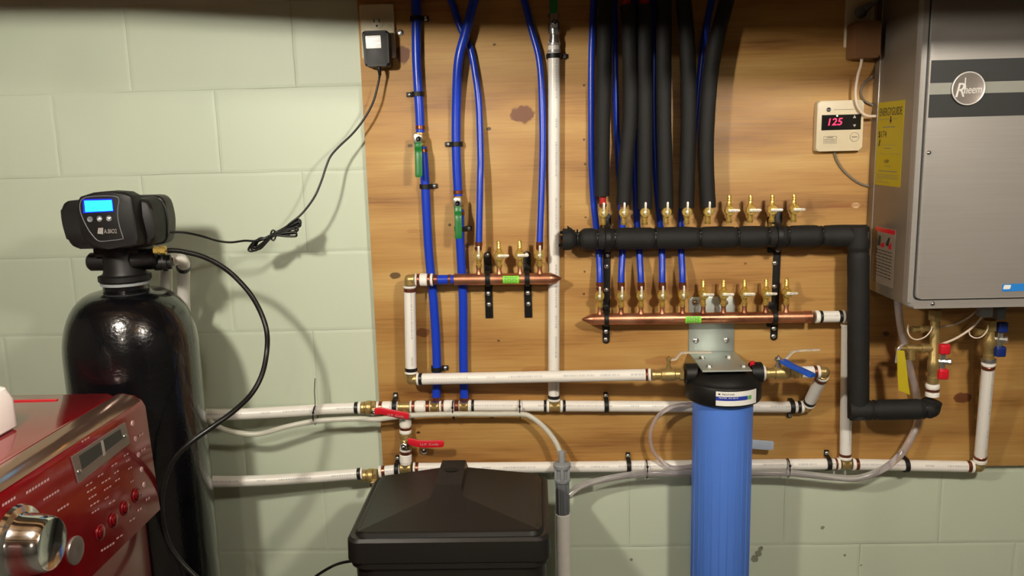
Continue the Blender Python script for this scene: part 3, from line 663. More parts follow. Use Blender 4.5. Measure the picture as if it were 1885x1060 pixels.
bracket('long black bracket on the left, holding both right-hand manifolds', 1118, 392, 1115.5, 632, [(1118.7, 469, .0345), (1116.5, 490, .0235), (1116, 533, .0235), (1115.6, 610, .0345), (1115, 624.5, .0235)], [(1118, 439.5, DF, .0282), (1116, 587.3, DV, RW)])
bracket('long black bracket on the right, holding both right-hand manifolds', 1433, 386, 1424, 626, [(1431.6, 460, .0345), (1426.5, 484, .0235), (1425.4, 527, .0235), (1424.6, 604.6, .0345), (1424, 618.5, .0235)], [(1431, 435.5, DF, .0282), (1425, 583.5, DV, RW)])
bracket('black bracket left of the green sticker on the left manifold', 897, 463, 901, 585, [(897, 469, .0235), (898.6, 540, .0345), (900, 560, .0235)], [(898, 513.5, .07, RW)], 14, False)
bracket('black bracket right of the green sticker on the left manifold', 969.5, 462, 973, 584, [(969.5, 468, .0235), (971.5, 539, .0345), (972.5, 559, .0235)], [(970.5, 513, .07, RW)], 14, False)
# ------------------------------------------------------------------ clamps on single pipes
for a in ((766, 34, .034, R34, 'clamp at the top of the leftmost blue pipe', True, 1), (768.5, 173, .034, R34, 'clamp just above the upper green-lever valve', True, -1), (783, 343, .034, R34, 'clamp just below the upper green lever', True, 1),
          (840, 265, .034, R34, 'clamp on the second thick blue pipe, above its valve', True, -1), (847, 421, .034, R34, 'clamp half hidden behind the lower green lever', True, 1),
          (804, 679, .034, R34, 'clamp on the left blue pipe just above the white filter pipe', True, 1), (1020, 103, .036, RW, 'clamp at the top of the tall white pipe', True, 1)):
    clamp(*a[:4], 'black '+a[4], a[5], a[6])
for a in ((727, 748, .040, 'clamp right of the upper red-lever shutoff', 1), (731, 864, .042, 'clamp behind the left corner of the brine tank lid', 1), (1116, 746.5, DM, 'clamp on the white pipe left of the blue filter', 1),
          (1457, 749, DM, 'clamp hanging from the white pipe near the slanted pipe', -1), (1157, 857.5, DM, 'clamp on the lowest white pipe left of the blue filter', 1), (1524, 853, DM, 'clamp on the lowest white pipe left of the riser tee', 1), (1667, 856, .04, 'clamp on the white pipe under the curving clear hose', 1)):
    clamp(a[0], a[1], a[2], RW, 'black '+a[3], False, a[4])

# ------------------------------------------------------------------ ball valves
def ballvalve(name, label, c, ax, L, r, cat='valve', group='larger shutoff valves', m='dull_brass'):
    """brass body centred on c along unit axis ax, half length L."""
    c = Vector(c); t = thing(name, label, cat, c, group); ax = Vector(ax).normalized(); g = G()
    g.lathe([(r*.8, -L), (r*.95, -L+.001), (r*.95, -L+.008), (r*.82, -L+.009), (r*.82, -L*.45), (r*1.02, -L*.4), (r*1.1, -L*.15), (r*1.1, L*.15), (r*1.02, L*.4), (r*.82, L*.45)], c, ax, 28)
    g.lathe([(r*1.04, L-.010), (r*1.06, L-.0095), (r*1.06, L-.001), (r*.8, L)], c, ax, 6)
    g.lathe([(r*.82, L*.4), (r*.82, L-.008)], c, ax, 24)
    part('body', g, M[m], t); return t
def stem(t, c, d, L, r=.0065, nut='chrome'):
    part('stem', G().lathe([(r, 0), (r, L*.45), (r*.75, L*.5), (r*.75, L)], c, d, 20), M['dull_brass'], t)
    return part('nut', G().lathe([(r*1.05, L*.62), (r*1.15, L*.66), (r*1.15, L*.95), (r*.9, L), (r*.45, L), (r*.45, L*1.12), (r*.3, L*1.15)], c, d, 6), M[nut], t)
Y = Vector((0, -1, 0))
# green levers
for (bx, by, hx0, hy0, hx1, hy1, lb) in ((774, 256, 770, 262, 771, 326, 'brass shutoff with green lever hanging down, on the leftmost blue pipe'), (844.5, 373, 843, 380, 844, 439, 'brass shutoff with green lever hanging down, on the second blue pipe')):
    c = U(bx, by, .036); t = ballvalve('ball_valve', lb, c, (0, 0, 1), .0165, .0125)
    stem(t, c, Y, .034)
    q = U(hx0-1, by-1, .066); part('lever_plate', G().prism([(-.009, -.012), (.009, -.012), (.0092, .006), (.006, .011), (-.006, .011), (-.0092, .006)], q, (1, 0, 0), (0, 0, 1), .0022, .0004), M['steel'], t, 'bare steel end of the lever')
    part('lever', lever([U(hx0, hy0, .067), U(hx0, hy0+10, .070), U(hx0+.5, hy0+20, .077), U(hx1, hy1-12, .079), U(hx1, hy1, .079)], .0172, .0055, (1, 0, 0)), M['green'], t, 'green lever handle')
# grey metal valve at the top of the tall white pipe
c = U(1020, 52, .04); t = ballvalve('ball_valve', 'grey metal shutoff with green lever pointing up, on top of tall white pipe', c, (0, 0, 1), .034, .0135, m='steel')
stem(t, U(1020, 43, .042), Y, .032)
part('collar', G().lathe([(.0145, 0), (.0155, .001), (.0155, .005), (.0145, .006)], U(1020, 84, .036), (0, 0, 1)).lathe([(.0145, 0), (.0155, .001), (.0155, .005), (.0145, .006)], U(1020, 97, .036), (0, 0, 1)), M['silver'], t)
part('lever_plate', G().prism([(-.008, -.01), (.008, -.01), (.008, .02), (-.008, .02)], U(1020, 43, .070), (1, 0, 0), (0, 0, 1), .0022, .0004), M['steel'], t)
part('lever', lever([U(1019, 24, .073), U(1019, 0, .076), U(1019, -40, .078)], .0195, .006, (1, 0, 0)), M['green'], t, 'green lever handle')
# red lever unions
c = U(679, 750, .045); t = ballvalve('ball_valve', 'brass shutoff with red lever beside the plywood edge, upper white pipe', c, (1, -.0, .02), .0185, .0165)
stem(t, U(688, 754, .049), (.25, -1, -.08), .024, .008)
part('lever', lever([U(690, 757, .076), U(702, 756, .077), U(716, 759, .079), U(738, 763, .080), U(753, 765.5, .080)], .0175, .0048, (0.06, 0, 1)), M['red'], t, 'red vinyl lever handle')
lv = t.children[-1] if t.children[-1].name.startswith('lever') else [o for o in t.children if o.name.startswith('lever')][0]
g = G().text('U.P. Code', U(714, 765, .0832), U(750, 769.5, .0832)-U(714, 765, .0832), (0, 0, 1), .0058, .040); part('lettering', g, M['pale_mark'], lv, 'pale moulded words')
c = U(747, 811, .042); t = ballvalve('ball_valve', 'brass shutoff with red lever pointing right, on the vertical bypass pipe', c, (0, 0, 1), .0195, .0155)
stem(t, U(746, 812, .044), (0, -1, -.1), .032, .0085)
part('lever', lever([U(751, 812, .078), U(762, 814, .078), U(772, 816.5, .079), U(795, 817, .080), U(817, 816, .080)], .0185, .0048, (0, 0, 1)), M['red'], t, 'red vinyl lever handle')
lv = [o for o in t.children if o.name.startswith('lever')][0]
part('lettering', G().text('U.P. Code', U(774, 820, .0832), (1, 0, 0), (0, 0, 1), .0058, .046), M['pale_mark'], lv, 'pale moulded words')
c = U(682, 875, .05); t = ballvalve('ball_valve', 'brass shutoff half hidden behind the left corner of the brine tank lid', c, (1, 0, .03), .0185, .0165)
stem(t, U(688, 882, .055), (.1, -1, -.35), .024, .008)
# filter inlet / outlet valves
c = U(1229, 689.5, .133); t = ballvalve('ball_valve', 'brass shutoff at the left inlet of the blue filter, bare lever above', c, (1, 0, .004), .0385, .0145)
p = U(1231, 689, .133); part('stem', G().lathe([(.006, 0), (.006, .022), (.0045, .023), (.0045, .034), (.0075, .0345), (.0075, .040), (.003, .041), (.003, .045)], p, (0, 0, 1), 12), M['dull_brass'], t)
part('lever', lever([U(1234, 662, .133), U(1244, 660, .134), U(1252, 650.5, .137), U(1262, 648.5, .139), U(1309, 648, .142)], .016, .003, (0, 1, 0)), M['lever_metal'], t, 'pale bent steel lever')
c = U(1439, 686, .135); t = ballvalve('ball_valve', 'brass shutoff right of the blue filter, with blue lever swung forward', c, (1, 0, .004), .040, .0145)
p = U(1432, 685, .135); part('stem', G().lathe([(.007, 0), (.007, .020), (.005, .021), (.005, .030), (.008, .0305), (.008, .036), (.0035, .037), (.0035, .041)], p, (0, 0, 1), 12), M['steel'], t)
part('lever_plate', lever([U(1425, 662, .135), U(1436, 661, .140), U(1444, 664, .145)], .014, .0025, (.3, 1, 0)), M['steel'], t)
a = UZ(1440, 663, p.z+.031); b = UZ(1497, 692, p.z+.012)
part('lever', lever([a, a.lerp(b, .3)+Vector((0, 0, -.002)), a.lerp(b, .7), b], .026, .006, Vector((0, 0, 1)).cross(b-a)), M['blue_vinyl'], t, 'blue vinyl lever handle')
part('spare_lever', lever([U(1440, 668, .12), U(1451, 656, .11), U(1460, 647.5, .105), U(1475, 645, .10), U(1509, 643.5, .10)], .014, .0028, (0, 1, 0)), M['lever_metal'], t, 'pale bent lever behind the blue one')
# ------------------------------------------------------------------ blue water filter
FC = U(1331, 700, .138); fx, fy = FC.x, FC.y
zt = U(1310, 647, .024).z-.034
t = thing('water_filter', 'large blue filter housing with a black cap, hanging from a steel bracket', 'water filter', (fx, fy, .25))
z_r = U(1331, 751, .138+.09).z     # bottom edge of cap front
g = G().lathe([(.030, .30), (.050, .303), (.062, .32), (.0690, .35), (.0705, z_r-.12-0), (.0715, z_r+.01), (.0715, z_r+.02)], (fx, fy, 0), (0, 0, 1), 64)
bd = part('housing', g, M['filter_blue'], t)
ribs = G()
for k in range(24):
    an = 2*math.pi*k/24; x, y = fx+math.cos(an)*.0701, fy+math.sin(an)*.0701
    ribs.box((x-.0008, y-.0008, .36), (x+.0008, y+.0008, z_r-.004), .0004)
part('rib', ribs, M['filter_blue'], bd); bd.children[0]['kind'] = 'stuff'
g = G().lathe([(.074, z_r-.002), (.0875, z_r), (.0895, z_r+.004), (.0895, z_r+.038), (.0875, z_r+.043), (.083, z_r+.045), (.080, z_r+.050), (.066, z_r+.066), (.050, z_r+.070)], (fx, fy, 0), (0, 0, 1), 72)
g.lathe([(.060, z_r+.06), (.060, zt+.018), (.050, zt+.022)], (fx, fy, 0), (0, 0, 1), 48)
pz = U(1260, 688.5, .138).z
g.lathe([(.024, -.0915), (.026, -.090), (.026, -.064), (.014, -.060), (.014, .060), (.026, .064), (.026, .09), (.024, .0915)], (fx, fy, pz), (1, 0, 0), 32)
for sx in (-1, 1):
    for sy in (-1, 1): g.lathe([(.010, z_r+.052), (.009, zt+.026)], (fx+sx*.034, fy+sy*.034, 0), (0, 0, 1), 16)
part('cap', g, M['black_plastic'], t)
part('pressure_button', G().lathe([(.006, zt+.01), (.006, zt+.038), (.004, zt+.040)], (fx+.067, fy-.006, 0), (0, 0, 1), 16), M['red'], t, 'red pressure relief button')
part('port_ring', G().lathe([(.018, -.001), (.0185, 0), (.0185, .006), (.017, .007)], (fx+.0915, fy, pz), (1, 0, 0), 28), M['collar'], t, 'white sealing tape ring')
def curved(g, a0, a1, z0, z1, r, n=14):
    b = len(g.v)
    for k in range(n+1):
        an = a0+(a1-a0)*k/n; x, y = fx+math.sin(an)*r, fy-math.cos(an)*r
        g.v += [Vector((x, y, z0)), Vector((x, y, z1))]
        if k: i = b+2*k; g.f.append((i-2, i, i+1, i-1))
    return g
zl0, zl1 = z_r+.004, z_r+.038; A0, A1 = -.40, .76
lb = part('label', curved(G(), A0, A1, zl0, zl1, .0899), M['label_white'], t, 'white maker label with blue and green stripe')
part('blue_stripe', curved(G(), A0, A0+(A1-A0)*.72, zl0+.0125, zl0+.022, .0902), M['label_blue'], lb, 'blue stripe')
part('green_stripe', curved(G(), A0+(A1-A0)*.73, A0+(A1-A0)*.83, zl0+.0125, zl0+.022, .0902), M['label_green'], lb, 'green stripe')
def curtext(s, a0, a1, z, h, m, r, name, wide):
    g = G().text(s, (0, 0, 0), (1, 0, 0), (0, 1, 0), h, wide, .0002); q = G()
    q.v = []
    for v in g.v:
        an = a0+v.x/r; q.v.append(Vector((fx+math.sin(an)*(r+v.z), fy-math.cos(an)*(r+v.z), z+v.y)))
    q.f = g.f; part(name, q, m, lb)
curtext('PENTAIR', A0+.16, 0, zl0+.0258, .0038, M['ink'], .0902, 'lettering', .028)
curtext('PENTEK', A0+.08, 0, zl0+.0178, .0030, M['label_white'], .0905, 'lettering', .018)
curtext('BIG BLUE', A0+.32, 0, zl0+.0178, .0028, M['label_white'], .0905, 'lettering', .022)
g = curved(G(), A0+.06, A0+.11, zl0+.0262, zl0+.0295, .0902); part('logo_mark', g, M['ink'], lb)
# steel bracket behind and over the filter
zb = U(1310, 647, .024).z
xl, xr = U(1268, 600, .024).x, U(1352, 600, .024).x; ztb = U(1310, 546, .024).z
t = thing('filter_bracket', 'galvanised steel angle bracket screwed to plywood above the blue filter', 'bracket', ((xl+xr)/2, -.02, zb))
hh = ztb-zb; ww = xr-xl
g = G().prism([(0, 0), (ww, 0), (ww, hh-.008), (ww-.008, hh), (.008, hh), (0, hh-.008)], (xl, -.0200, zb), (1, 0, 0), (0, 0, 1), .0032, .0005)
part('back_plate', g, M['galv'], t)
g = G().prism([(0, 0), (0, -.012), (-.0, -.05), (-.0, -.176), (ww, -.176), (ww, -.05), (ww, 0)], (xl, -.0230, zb-.0035), (1, 0, 0), (0, 1, 0), .0035, .0005)
part('top_plate', g, M['galv'], t)
for x, y in ((1281, 627), (1337, 626), (1280, 557), (1335, 557)): part('screw', screw_g(U(x, y, .0236), .0058), M['steel'], t)
for x, y in ((1292, 659.5), (1341, 658), (1305, 675.5), (1368, 675)):
    q = UZ(x, y, zb); part('bolt', G().lathe([(.0085, 0), (.0085, .0012), (.0062, .0013), (.0066, .0018), (.0066, .006), (.0045, .0065)], q, (0, 0, 1), 6), M['steel'], t)
solo('flat_handle', lever([U(1340, 815, .05), U(1380, 817, .05), U(1405, 819, .052), U(1424, 820, .052)], .024, .004, (0.03, 0, 1)), M['pale_grey'], 'pale grey flat handle sticking out from behind the blue filter', 'handle')
# ------------------------------------------------------------------ hoses and tubes
def hose(name, pts, r, m, label, cat='hose', group=None, seg=16, n=10):
    return solo(name, G().tube(bez([U(*p) for p in pts], n), r, seg), M[m], label, cat, group)
hose('drain_hose', [(345, 700, .14), (362, 745, .135), (378, 768, .13), (407, 788, .12), (443, 797, .105), (479, 798, .098), (529, 785, .09), (580, 775, .078), (658, 770.5, .074), (684, 772, .078), (705, 770.5, .075), (754, 764.5, .066), (832, 762, .064), (905, 762, .064), (956, 762, .064), (977, 767, .064), (1002.5, 787, .068), (1022, 812, .076), (1033, 836, .085)], .0067, 'milky', 'milky drain hose slung under the upper white pipe to the grey air gap fitting')
hose('filter_loop_hose', [(1300, 741, .057), (1268, 744, .0575), (1237, 749, .07), (1214, 763, .07), (1201, 784, .068), (1197, 805, .066), (1202, 829, .064), (1217, 848, .062), (1237, 860, .062), (1267, 859, .058), (1310, 850, .0575)], .0052, 'clear', 'clear tube looping out from behind the left side of the blue filter')
hose('condensate_hose', [(1652, 548, .12), (1656, 590, .11), (1664, 630, .09), (1676, 680, .062), (1686, 720, .052), (1690, 752, .05), (1688, 780, .055), (1676, 808, .066), (1655, 840, .068), (1620, 866, .066), (1578, 880, .064), (1530, 878, .062), (1480, 873, .061), (1450, 870.5, .061), (1388, 870.5, .056), (1267, 870.5, .056), (1190, 871, .061), (1140, 877, .056), (1100, 885, .058), (1072, 893, .064), (1056, 903, .072), (1046, 912, .080)], .0085, 'clear', 'long clear hose from under the heater along the lower pipe to the standpipe', n=8)
tie(834.5, 755, .048, .0235, 'black cable tie on hose and pipe at the second blue pipe', sc=(1, .85))
tie(957, 753, .048, .0235, 'black cable tie holding milky hose to pipe, left of tall white pipe', sc=(1, .85))
tie(580.5, 764, .062, .0225, 'long-tailed black cable tie round the hose and pipe on the block wall', tail=[(580, 745, .09), (579, 720, .09), (580, 696, .085)])
tie(1190, 863, .046, .0235, 'black cable tie round pipe and clear hose, left of the blue filter', sc=(1, .85))
tie(1450, 861, .046, .0235, 'black cable tie round pipe and clear hose, right of the blue filter', sc=(1, .85))
# air gap fitting and standpipe
da = .088; top = U(1034, 829, da); zc0 = U(1034, 852, da).z; zc1 = U(1034, 887, da).z; zc2 = U(1034, 945, da).z
t = thing('air_gap_fitting', 'grey plastic air gap fitting with slots, on top of the white standpipe', 'drain fitting', (top.x, -da, zc2))
g = G().lathe([(.0085, zc0-.002), (.0085, top.z-.002), (.0070, top.z)], (top.x, -da, 0), (0, 0, 1), 24)
g.lathe([(.0195, zc1+.002), (.0205, zc1+.004), (.0205, zc1+.010), (.0165, zc1+.011), (.0165, zc0-.013), (.0215, zc0-.012), (.0222, zc0-.010), (.0222, zc0-.003), (.0195, zc0), (.010, zc0+.002)], (top.x, -da, 0), (0, 0, 1), 32)
for k in range(6):
    an = 2*math.pi*k/6+.5; x, y = top.x+math.cos(an)*.0185, -da+math.sin(an)*.0185; g.box((x-.0035, y-.0035, zc1+.008), (x+.0035, y+.0035, zc0-.010), .001)
part('cap', g, M['grey_plastic'], t)
g = G().lathe([(.0160, zc2), (.0165, zc2+.001), (.0165, zc1+.004), (.0155, zc1+.005)], (top.x, -da, 0), (0, 0, 1), 32)
for k in range(8):
    an = 2*math.pi*k/8+.2; x, y = top.x+math.cos(an)*.0168, -da+math.sin(an)*.0168; g.box((x-.0016, y-.0016, zc2+.002), (x+.0016, y+.0016, zc1), .0004)
part('ribbed_sleeve', g, M['grey_dark'], t)
solo('standpipe', G().lathe([(.0185, 0), (.0185, zc2-.001), (.0165, zc2+.001)], (top.x, -da, 0), (0, 0, 1), 32), M['pvc'], 'white vertical drain standpipe right of the black brine tank', 'pipe')
# black drain hose arching from the softener head
hose('softener_drain_hose', [(300, 461, .335), (322, 461, .32), (340, 463.5, .31), (370, 471, .30), (400, 485, .29), (430, 507, .28), (460, 540, .28), (480, 575, .28), (491, 610, .29), (491, 648, .30), (482, 690, .33), (462, 726, .36), (430, 757, .40), (396, 782, .43), (350, 815, .455), (320, 846, .463), (303, 885, .463), (297, 925, .463), (300, 965, .463), (312, 1003, .463), (335, 1036, .463), (370, 1070, .463), (420, 1110, .463), (500, 1190, .46)], .0056, 'black_rubber', 'thin black hose arching from the softener head round the tank front')
# power cord with its bundle
cord = [(699, 136, .058), (697, 150, .056), (688, 185, .06), (672, 216, .065), (650, 245, .07), (625, 269, .085), (609, 287, .095), (601, 305, .10), (591, 335, .11), (578, 364, .12), (556, 393, .135), (533, 412, .14), (520, 424, .14)]
pts = [U(*p) for p in cord]
rnd = random.Random(3); c0 = U(503, 433, .14)
axv = (U(545, 420, .14)-U(470, 446, .14)).normalized(); upv = Vector((0, 0, 1))
loops = []
for k in range(8):
    L1 = .046+.014*rnd.random(); L2 = .040+.034*rnd.random(); sp = (-1+2*k/8.); o = (rnd.random()-.5)*.02
    yo = Vector((0, -.012+.003*k, 0))
    d1 = (axv+upv*(sp*.26+.0)).normalized(); d2 = (axv*-1+upv*(-.10-.22*rnd.random())).normalized()
    wv = upv*(.004+.004*rnd.random())
    loops += [c0+yo+d2*.02+wv*.5, c0+yo+d2*L1*.8+wv*1.6, c0+yo+d2*L1*1.12, c0+yo+d2*L1*.85-wv*1.5, c0+yo-upv*.001, c0+yo+d1*L2*.6-wv*.5, c0+yo+d1*L2*.96-wv*.7, c0+yo+d1*L2+wv*.1, c0+yo+d1*L2*.92+wv*.8, c0+yo+d1*.02+upv*.003]
out = [U(*p) for p in ((478, 442, .15), (450, 443, .17), (425, 446, .20), (400, 443, .24), (370, 434, .28), (340, 428, .31), (312, 427, .325))]
t = thing('adapter_cable', 'thin black cord running from the wall adapter to the softener head, bundled midway', 'cord', c0)
part('wire', G().tube(bez(pts+loops[:], 5)+bez([loops[-1]]+out, 5)[1:], .0026, 10), M['black_rubber'], t)
part('twist_tie', G().tube([c0+upv*(math.sin(a)*.012)+Vector((0, math.cos(a)*.018, 0)) for a in [2*math.pi*k/20 for k in range(20)]], .0022, 8, closed=True), M['black_rubber'], t)
hose('black_cable', [(560, 1078, .16), (585, 1058, .16), (610, 1043, .17), (628, 1036, .2), (650, 1032, .22)], .0036, 'black_rubber', 'short length of black cord on the left of the brine tank', 'cord')
# ------------------------------------------------------------------ brine tank
TX0, TX1, TY0, TY1, TZ = .786, 1.204, -.500, -.168, .690
t = thing('brine_tank', 'square black plastic brine tank with a peaked lid', 'brine tank', ((TX0+TX1)/2, (TY0+TY1)/2, 0))
def rrect(x0, x1, y0, y1, r, n=5):
    o = []
    for cx, cy, a in ((x1-r, y1-r, 0), (x0+r, y1-r, 90), (x0+r, y0+r, 180), (x1-r, y0+r, 270)):
        for k in range(n+1): an = math.radians(a+90*k/n); o.append((cx+math.cos(an)*r, cy+math.sin(an)*r))
    return o
def loft(rings):
    g = G(); n = len(rings[0][0])
    for out, z in rings: g.v += [Vector((x, y, z)) for x, y in out]
    for i in range(len(rings)-1):
        for k in range(n): g.f.append((i*n+k, i*n+(k+1) % n, (i+1)*n+(k+1) % n, (i+1)*n+k))
    g.f.append(tuple(range(n))[::-1]); g.f.append(tuple((len(rings)-1)*n+k for k in range(n))); return g
i_ = .014
part('tank_body', loft([(rrect(TX0+.03, TX1-.03, TY0+.03, TY1-.03, .05), 0), (rrect(TX0+.012, TX1-.012, TY0+.012, TY1-.012, .05), .03), (rrect(TX0+.008, TX1-.008, TY0+.008, TY1-.008, .05), TZ-.072), (rrect(TX0+.002, TX1-.002, TY0+.002, TY1-.002, .04), TZ-.068), (rrect(TX0+.002, TX1-.002, TY0+.002, TY1-.002, .04), TZ-.056)]), M['black_satin'], t)
rim = [(rrect(TX0, TX1, TY0, TY1, .026), TZ-.054), (rrect(TX0-.001, TX1+.001, TY0-.001, TY1+.001, .026), TZ-.05), (rrect(TX0, TX1, TY0, TY1, .026), TZ-.009), (rrect(TX0+.006, TX1-.006, TY0+.006, TY1-.006, .024), TZ-.003),
       (rrect(TX0+.013, TX1-.013, TY0+.013, TY1-.013, .03), TZ-.004), (rrect(TX0+.016, TX1-.016, TY0+.016, TY1-.016, .03), TZ+.004), (rrect(TX0+.021, TX1-.021, TY0+.021, TY1-.021, .028), TZ+.007)]
lid = part('lid', loft(rim), M['black_satin'], t, ang=30)
bx0, bx1, by0, by1 = TX0+.021, TX1-.021, TY0+.021, TY1-.021; ax, ay = (bx0+bx1)/2-.012, (by0+by1)/2+.03; za = TZ+.036; zq = TZ+.006
g = G(); zbk = TZ+.012
g.add([(bx0, by0, zq), (bx1, by0, zq), (bx1, by1, zq), (bx0, by1, zq), (ax-.02, ay-.06, za), (ax+.02, ay-.06, za), (ax+.03, by1-.012, za-.006), (ax-.03, by1-.012, za-.006)],
      [(0, 1, 5, 4), (1, 2, 6, 5), (2, 3, 7, 6), (3, 0, 4, 7), (4, 5, 6, 7)])
part('lid_peak', g, M['black_satin'], lid, ang=5)
g = G()                                                  # raised spine from front to back with a finger hollow
sec = [(by0+.000, .060, .054, TZ+.004), (by0+.06, .054, .044, TZ+.022), (ay-.045, .042, .030, TZ+.044), (ay-.035, .040, .030, TZ+.047), (by1-.012, .038, .028, TZ+.048), (by1+.004, .038, .028, TZ+.010)]
for y, wb, wt_, z in sec: g.v += [Vector((ax-wb, y, TZ-.001)), Vector((ax-wt_, y, z)), Vector((ax+wt_, y, z)), Vector((ax+wb, y, TZ-.001))]
for i in range(len(sec)-1):
    for k in range(3): g.f.append((4*i+k, 4*i+k+1, 4*i+5+k, 4*i+4+k))
g.f += [(0, 1, 2, 3), tuple(4*(len(sec)-1)+k for k in range(4))[::-1]]
part('lid_spine', g, M['black_satin'], lid, ang=15)
part('finger_hollow', G().ball((ax, ay+.045, TZ+.0485), .017, 24, 8, (1, .75, .06)), M['black_plastic'], lid)
# ------------------------------------------------------------------ softener tank and head
tx, ty, tr = .290, -.302, .139
t = thing('softener_tank', 'tall glossy black pressure tank with a domed top, behind the red washer', 'softener tank', (tx, ty, 0))
zn = U(228, 522, .30).z
pr = [(.10, 0), (.14, .004), (.145, .02), (.145, .08), (tr, .085)]+[(tr, .1+(zn-.16-.1)*k/6) for k in range(7)]
for k in range(1, 12):
    an = math.radians(90*k/12); pr.append((.045+(tr-.045)*math.cos(an)**.8, zn-.155+.142*math.sin(an)))
pr += [(.047, zn-.010), (.0465, zn+.002)]
part('vessel', G().lathe(pr, (tx, ty, 0), (0, 0, 1), 72), M['black_gloss'], t)
part('neck_ring', G().lathe([(.048, zn-.001), (.0505, zn), (.0505, zn+.005), (.048, zn+.006)], (tx, ty, 0), (0, 0, 1), 40), M['grey_plastic'], t, 'grey seal ring')
def hd(px, py, d): return U(px, py, d)
HL, HR = U(113, 410, .37).x, U(284, 410, .37).x; zb0, zb1 = U(200, 459, .37).z, U(200, 364, .37).z
hc = Vector((tx, ty, zn)); t = thing('control_valve', 'black control head with glowing blue display on top of the softener tank', 'softener control valve', hc)
g = G().lathe([(.052, .008), (.054, .010), (.054, .020), (.045, .023), (.042, .03), (.040, .075), (.044, .08), (.044, .10)], hc, (0, 0, 1), 36)
g.box((tx-.05, ty-.03, zn+.062), (tx+.05, ty+.045, zn+.10), .006)
g.lathe([(.020, .03), (.020, .07), (.016, .075)], hc+Vector((0, 0, .05)), (-1, 0, 0), 24)
g.lathe([(.022, .02), (.022, .060), (.025, .062), (.025, .074), (.02, .076)], hc+Vector((0, .01, .05)), (1, .15, 0), 24)
g.lathe([(.018, .0), (.018, .045), (.014, .05)], hc+Vector((0.03, -.02, .055)), (1, .2, 0.1), 24)
part('valve_body', g, M['black_plastic'], t)
g = G(); prof = [(0, 0), (HR-HL-.0, 0), (HR-HL+.006, (zb1-zb0)*.5), (HR-HL, zb1-zb0), (0, zb1-zb0), (-.004, (zb1-zb0)*.5)]
def roundpoly(P, r, n=4):
    o = []; P = [Vector(p) for p in P]
    for i, p in enumerate(P):
        a, b = P[i-1], P[(i+1) % len(P)]; ra = min(r, (a-p).length*.45, (b-p).length*.45)
        p0, p1 = p+(a-p).normalized()*ra, p+(b-p).normalized()*ra
        for k in range(n+1):
            q = k/n; o.append(tuple(p0*(1-q)**2+p*2*q*(1-q)+p1*q*q))
    return o
W_, H_ = HR-HL, zb1-zb0
body = roundpoly([(.010, 0), (W_-.006, 0), (W_+.004, H_*.5), (W_-.004, H_), (.0, H_), (-.004, H_*.55)], .022)
g.prism(body, (HL, -.272, zb0), (1, 0, 0), (0, 0, 1), .036, .006, 3)
part('rear_cover', g, M['black_satin'], t)
fb = roundpoly([(.010, .002), (W_-.008, .002), (W_+.001, H_*.5), (W_-.007, H_-.004), (.002, H_-.004), (-.001, H_*.55)], .022)
part('front_cover', G().prism(fb, (HL, -.3065, zb0), (1, 0, 0), (0, 0, 1), .062, .009, 3), M['black_plastic'], t)
# bulged control panel
pp = [(140, 372), (146, 362), (170, 354.5), (200, 352), (228, 354), (241, 361), (245, 375), (247, 400), (256, 438), (254, 452), (238, 457), (200, 459), (168, 457), (150, 440), (142, 405)]
o = U(140, 410, .405); q = [U(x, y, .405) for x, y in pp]
fp = part('control_panel', G().prism([(v.x-o.x, v.z-o.z) for v in q][::-1], (o.x, -.365, o.z), (1, 0, 0), (0, 0, 1), .040, .006, 3), M['black_plastic'], t)
def onp(px, py, d=.4056): return U(px, py, d)
ol = [(157, 363), (178, 361), (200, 360.5), (213, 362), (219, 367), (217, 383), (217, 400), (221, 420), (226.5, 437), (224, 440), (205, 442.5), (182, 443.5), (168, 430), (158, 414), (149, 393), (147, 378), (150, 368)]
part('outline', G().tube(bez([onp(*p, .4055) for p in ol+[ol[0]]], 4)[:-1], .0009, 6, closed=True), M['grey_dark'], fp, 'thin grey outline')
def quadg(P, d, th=.0012, bev=0): 
    v = [U(x, y, d) for x, y in P]; o = v[0]; return G().prism([(a.x-o.x, a.z-o.z) for a in v], o, (1, 0, 0), (0, 0, 1), th, bev)
part('display_bezel', quadg([(153.5, 392), (209.5, 389), (206.5, 366), (153, 367)], .4055, .0006), M['lcd_edge'], fp, 'deep blue display border')
part('display', quadg([(157.5, 390), (207.5, 387.5), (205.5, 368.5), (155.5, 369.5)], .4062, .0008), M['lcd'], fp, 'glowing cyan display')
for (x, y) in ((166, 403.5), (183.5, 402.5), (201, 402)):
    c = onp(x, y); part('button', G().lathe([(.0055, 0), (.0060, .0006), (.0056, .0014), (.0050, .0010)], c, (0, -1, 0), 24), M['grey_dark'], fp)
part('arrow_mark', quadg([(179.5, 404), (187.5, 403.5), (183.5, 399.5)], .4075, .0003), M['label_white'], fp); part('arrow_mark', quadg([(197, 400), (205, 399.5), (201, 404)], .4075, .0003), M['label_white'], fp)
part('logo_mark', quadg([(179.5, 430), (190, 431), (190, 419), (181, 419.5)], .4060, .0005), M['silver'], fp, 'silver square logo')
part('lettering', G().text('A.BIO2', onp(192, 429.5, .4060), (1, 0, -.01), (0, 0, 1), .0088, .0265, .0005), M['silver'], fp, 'silver maker name')
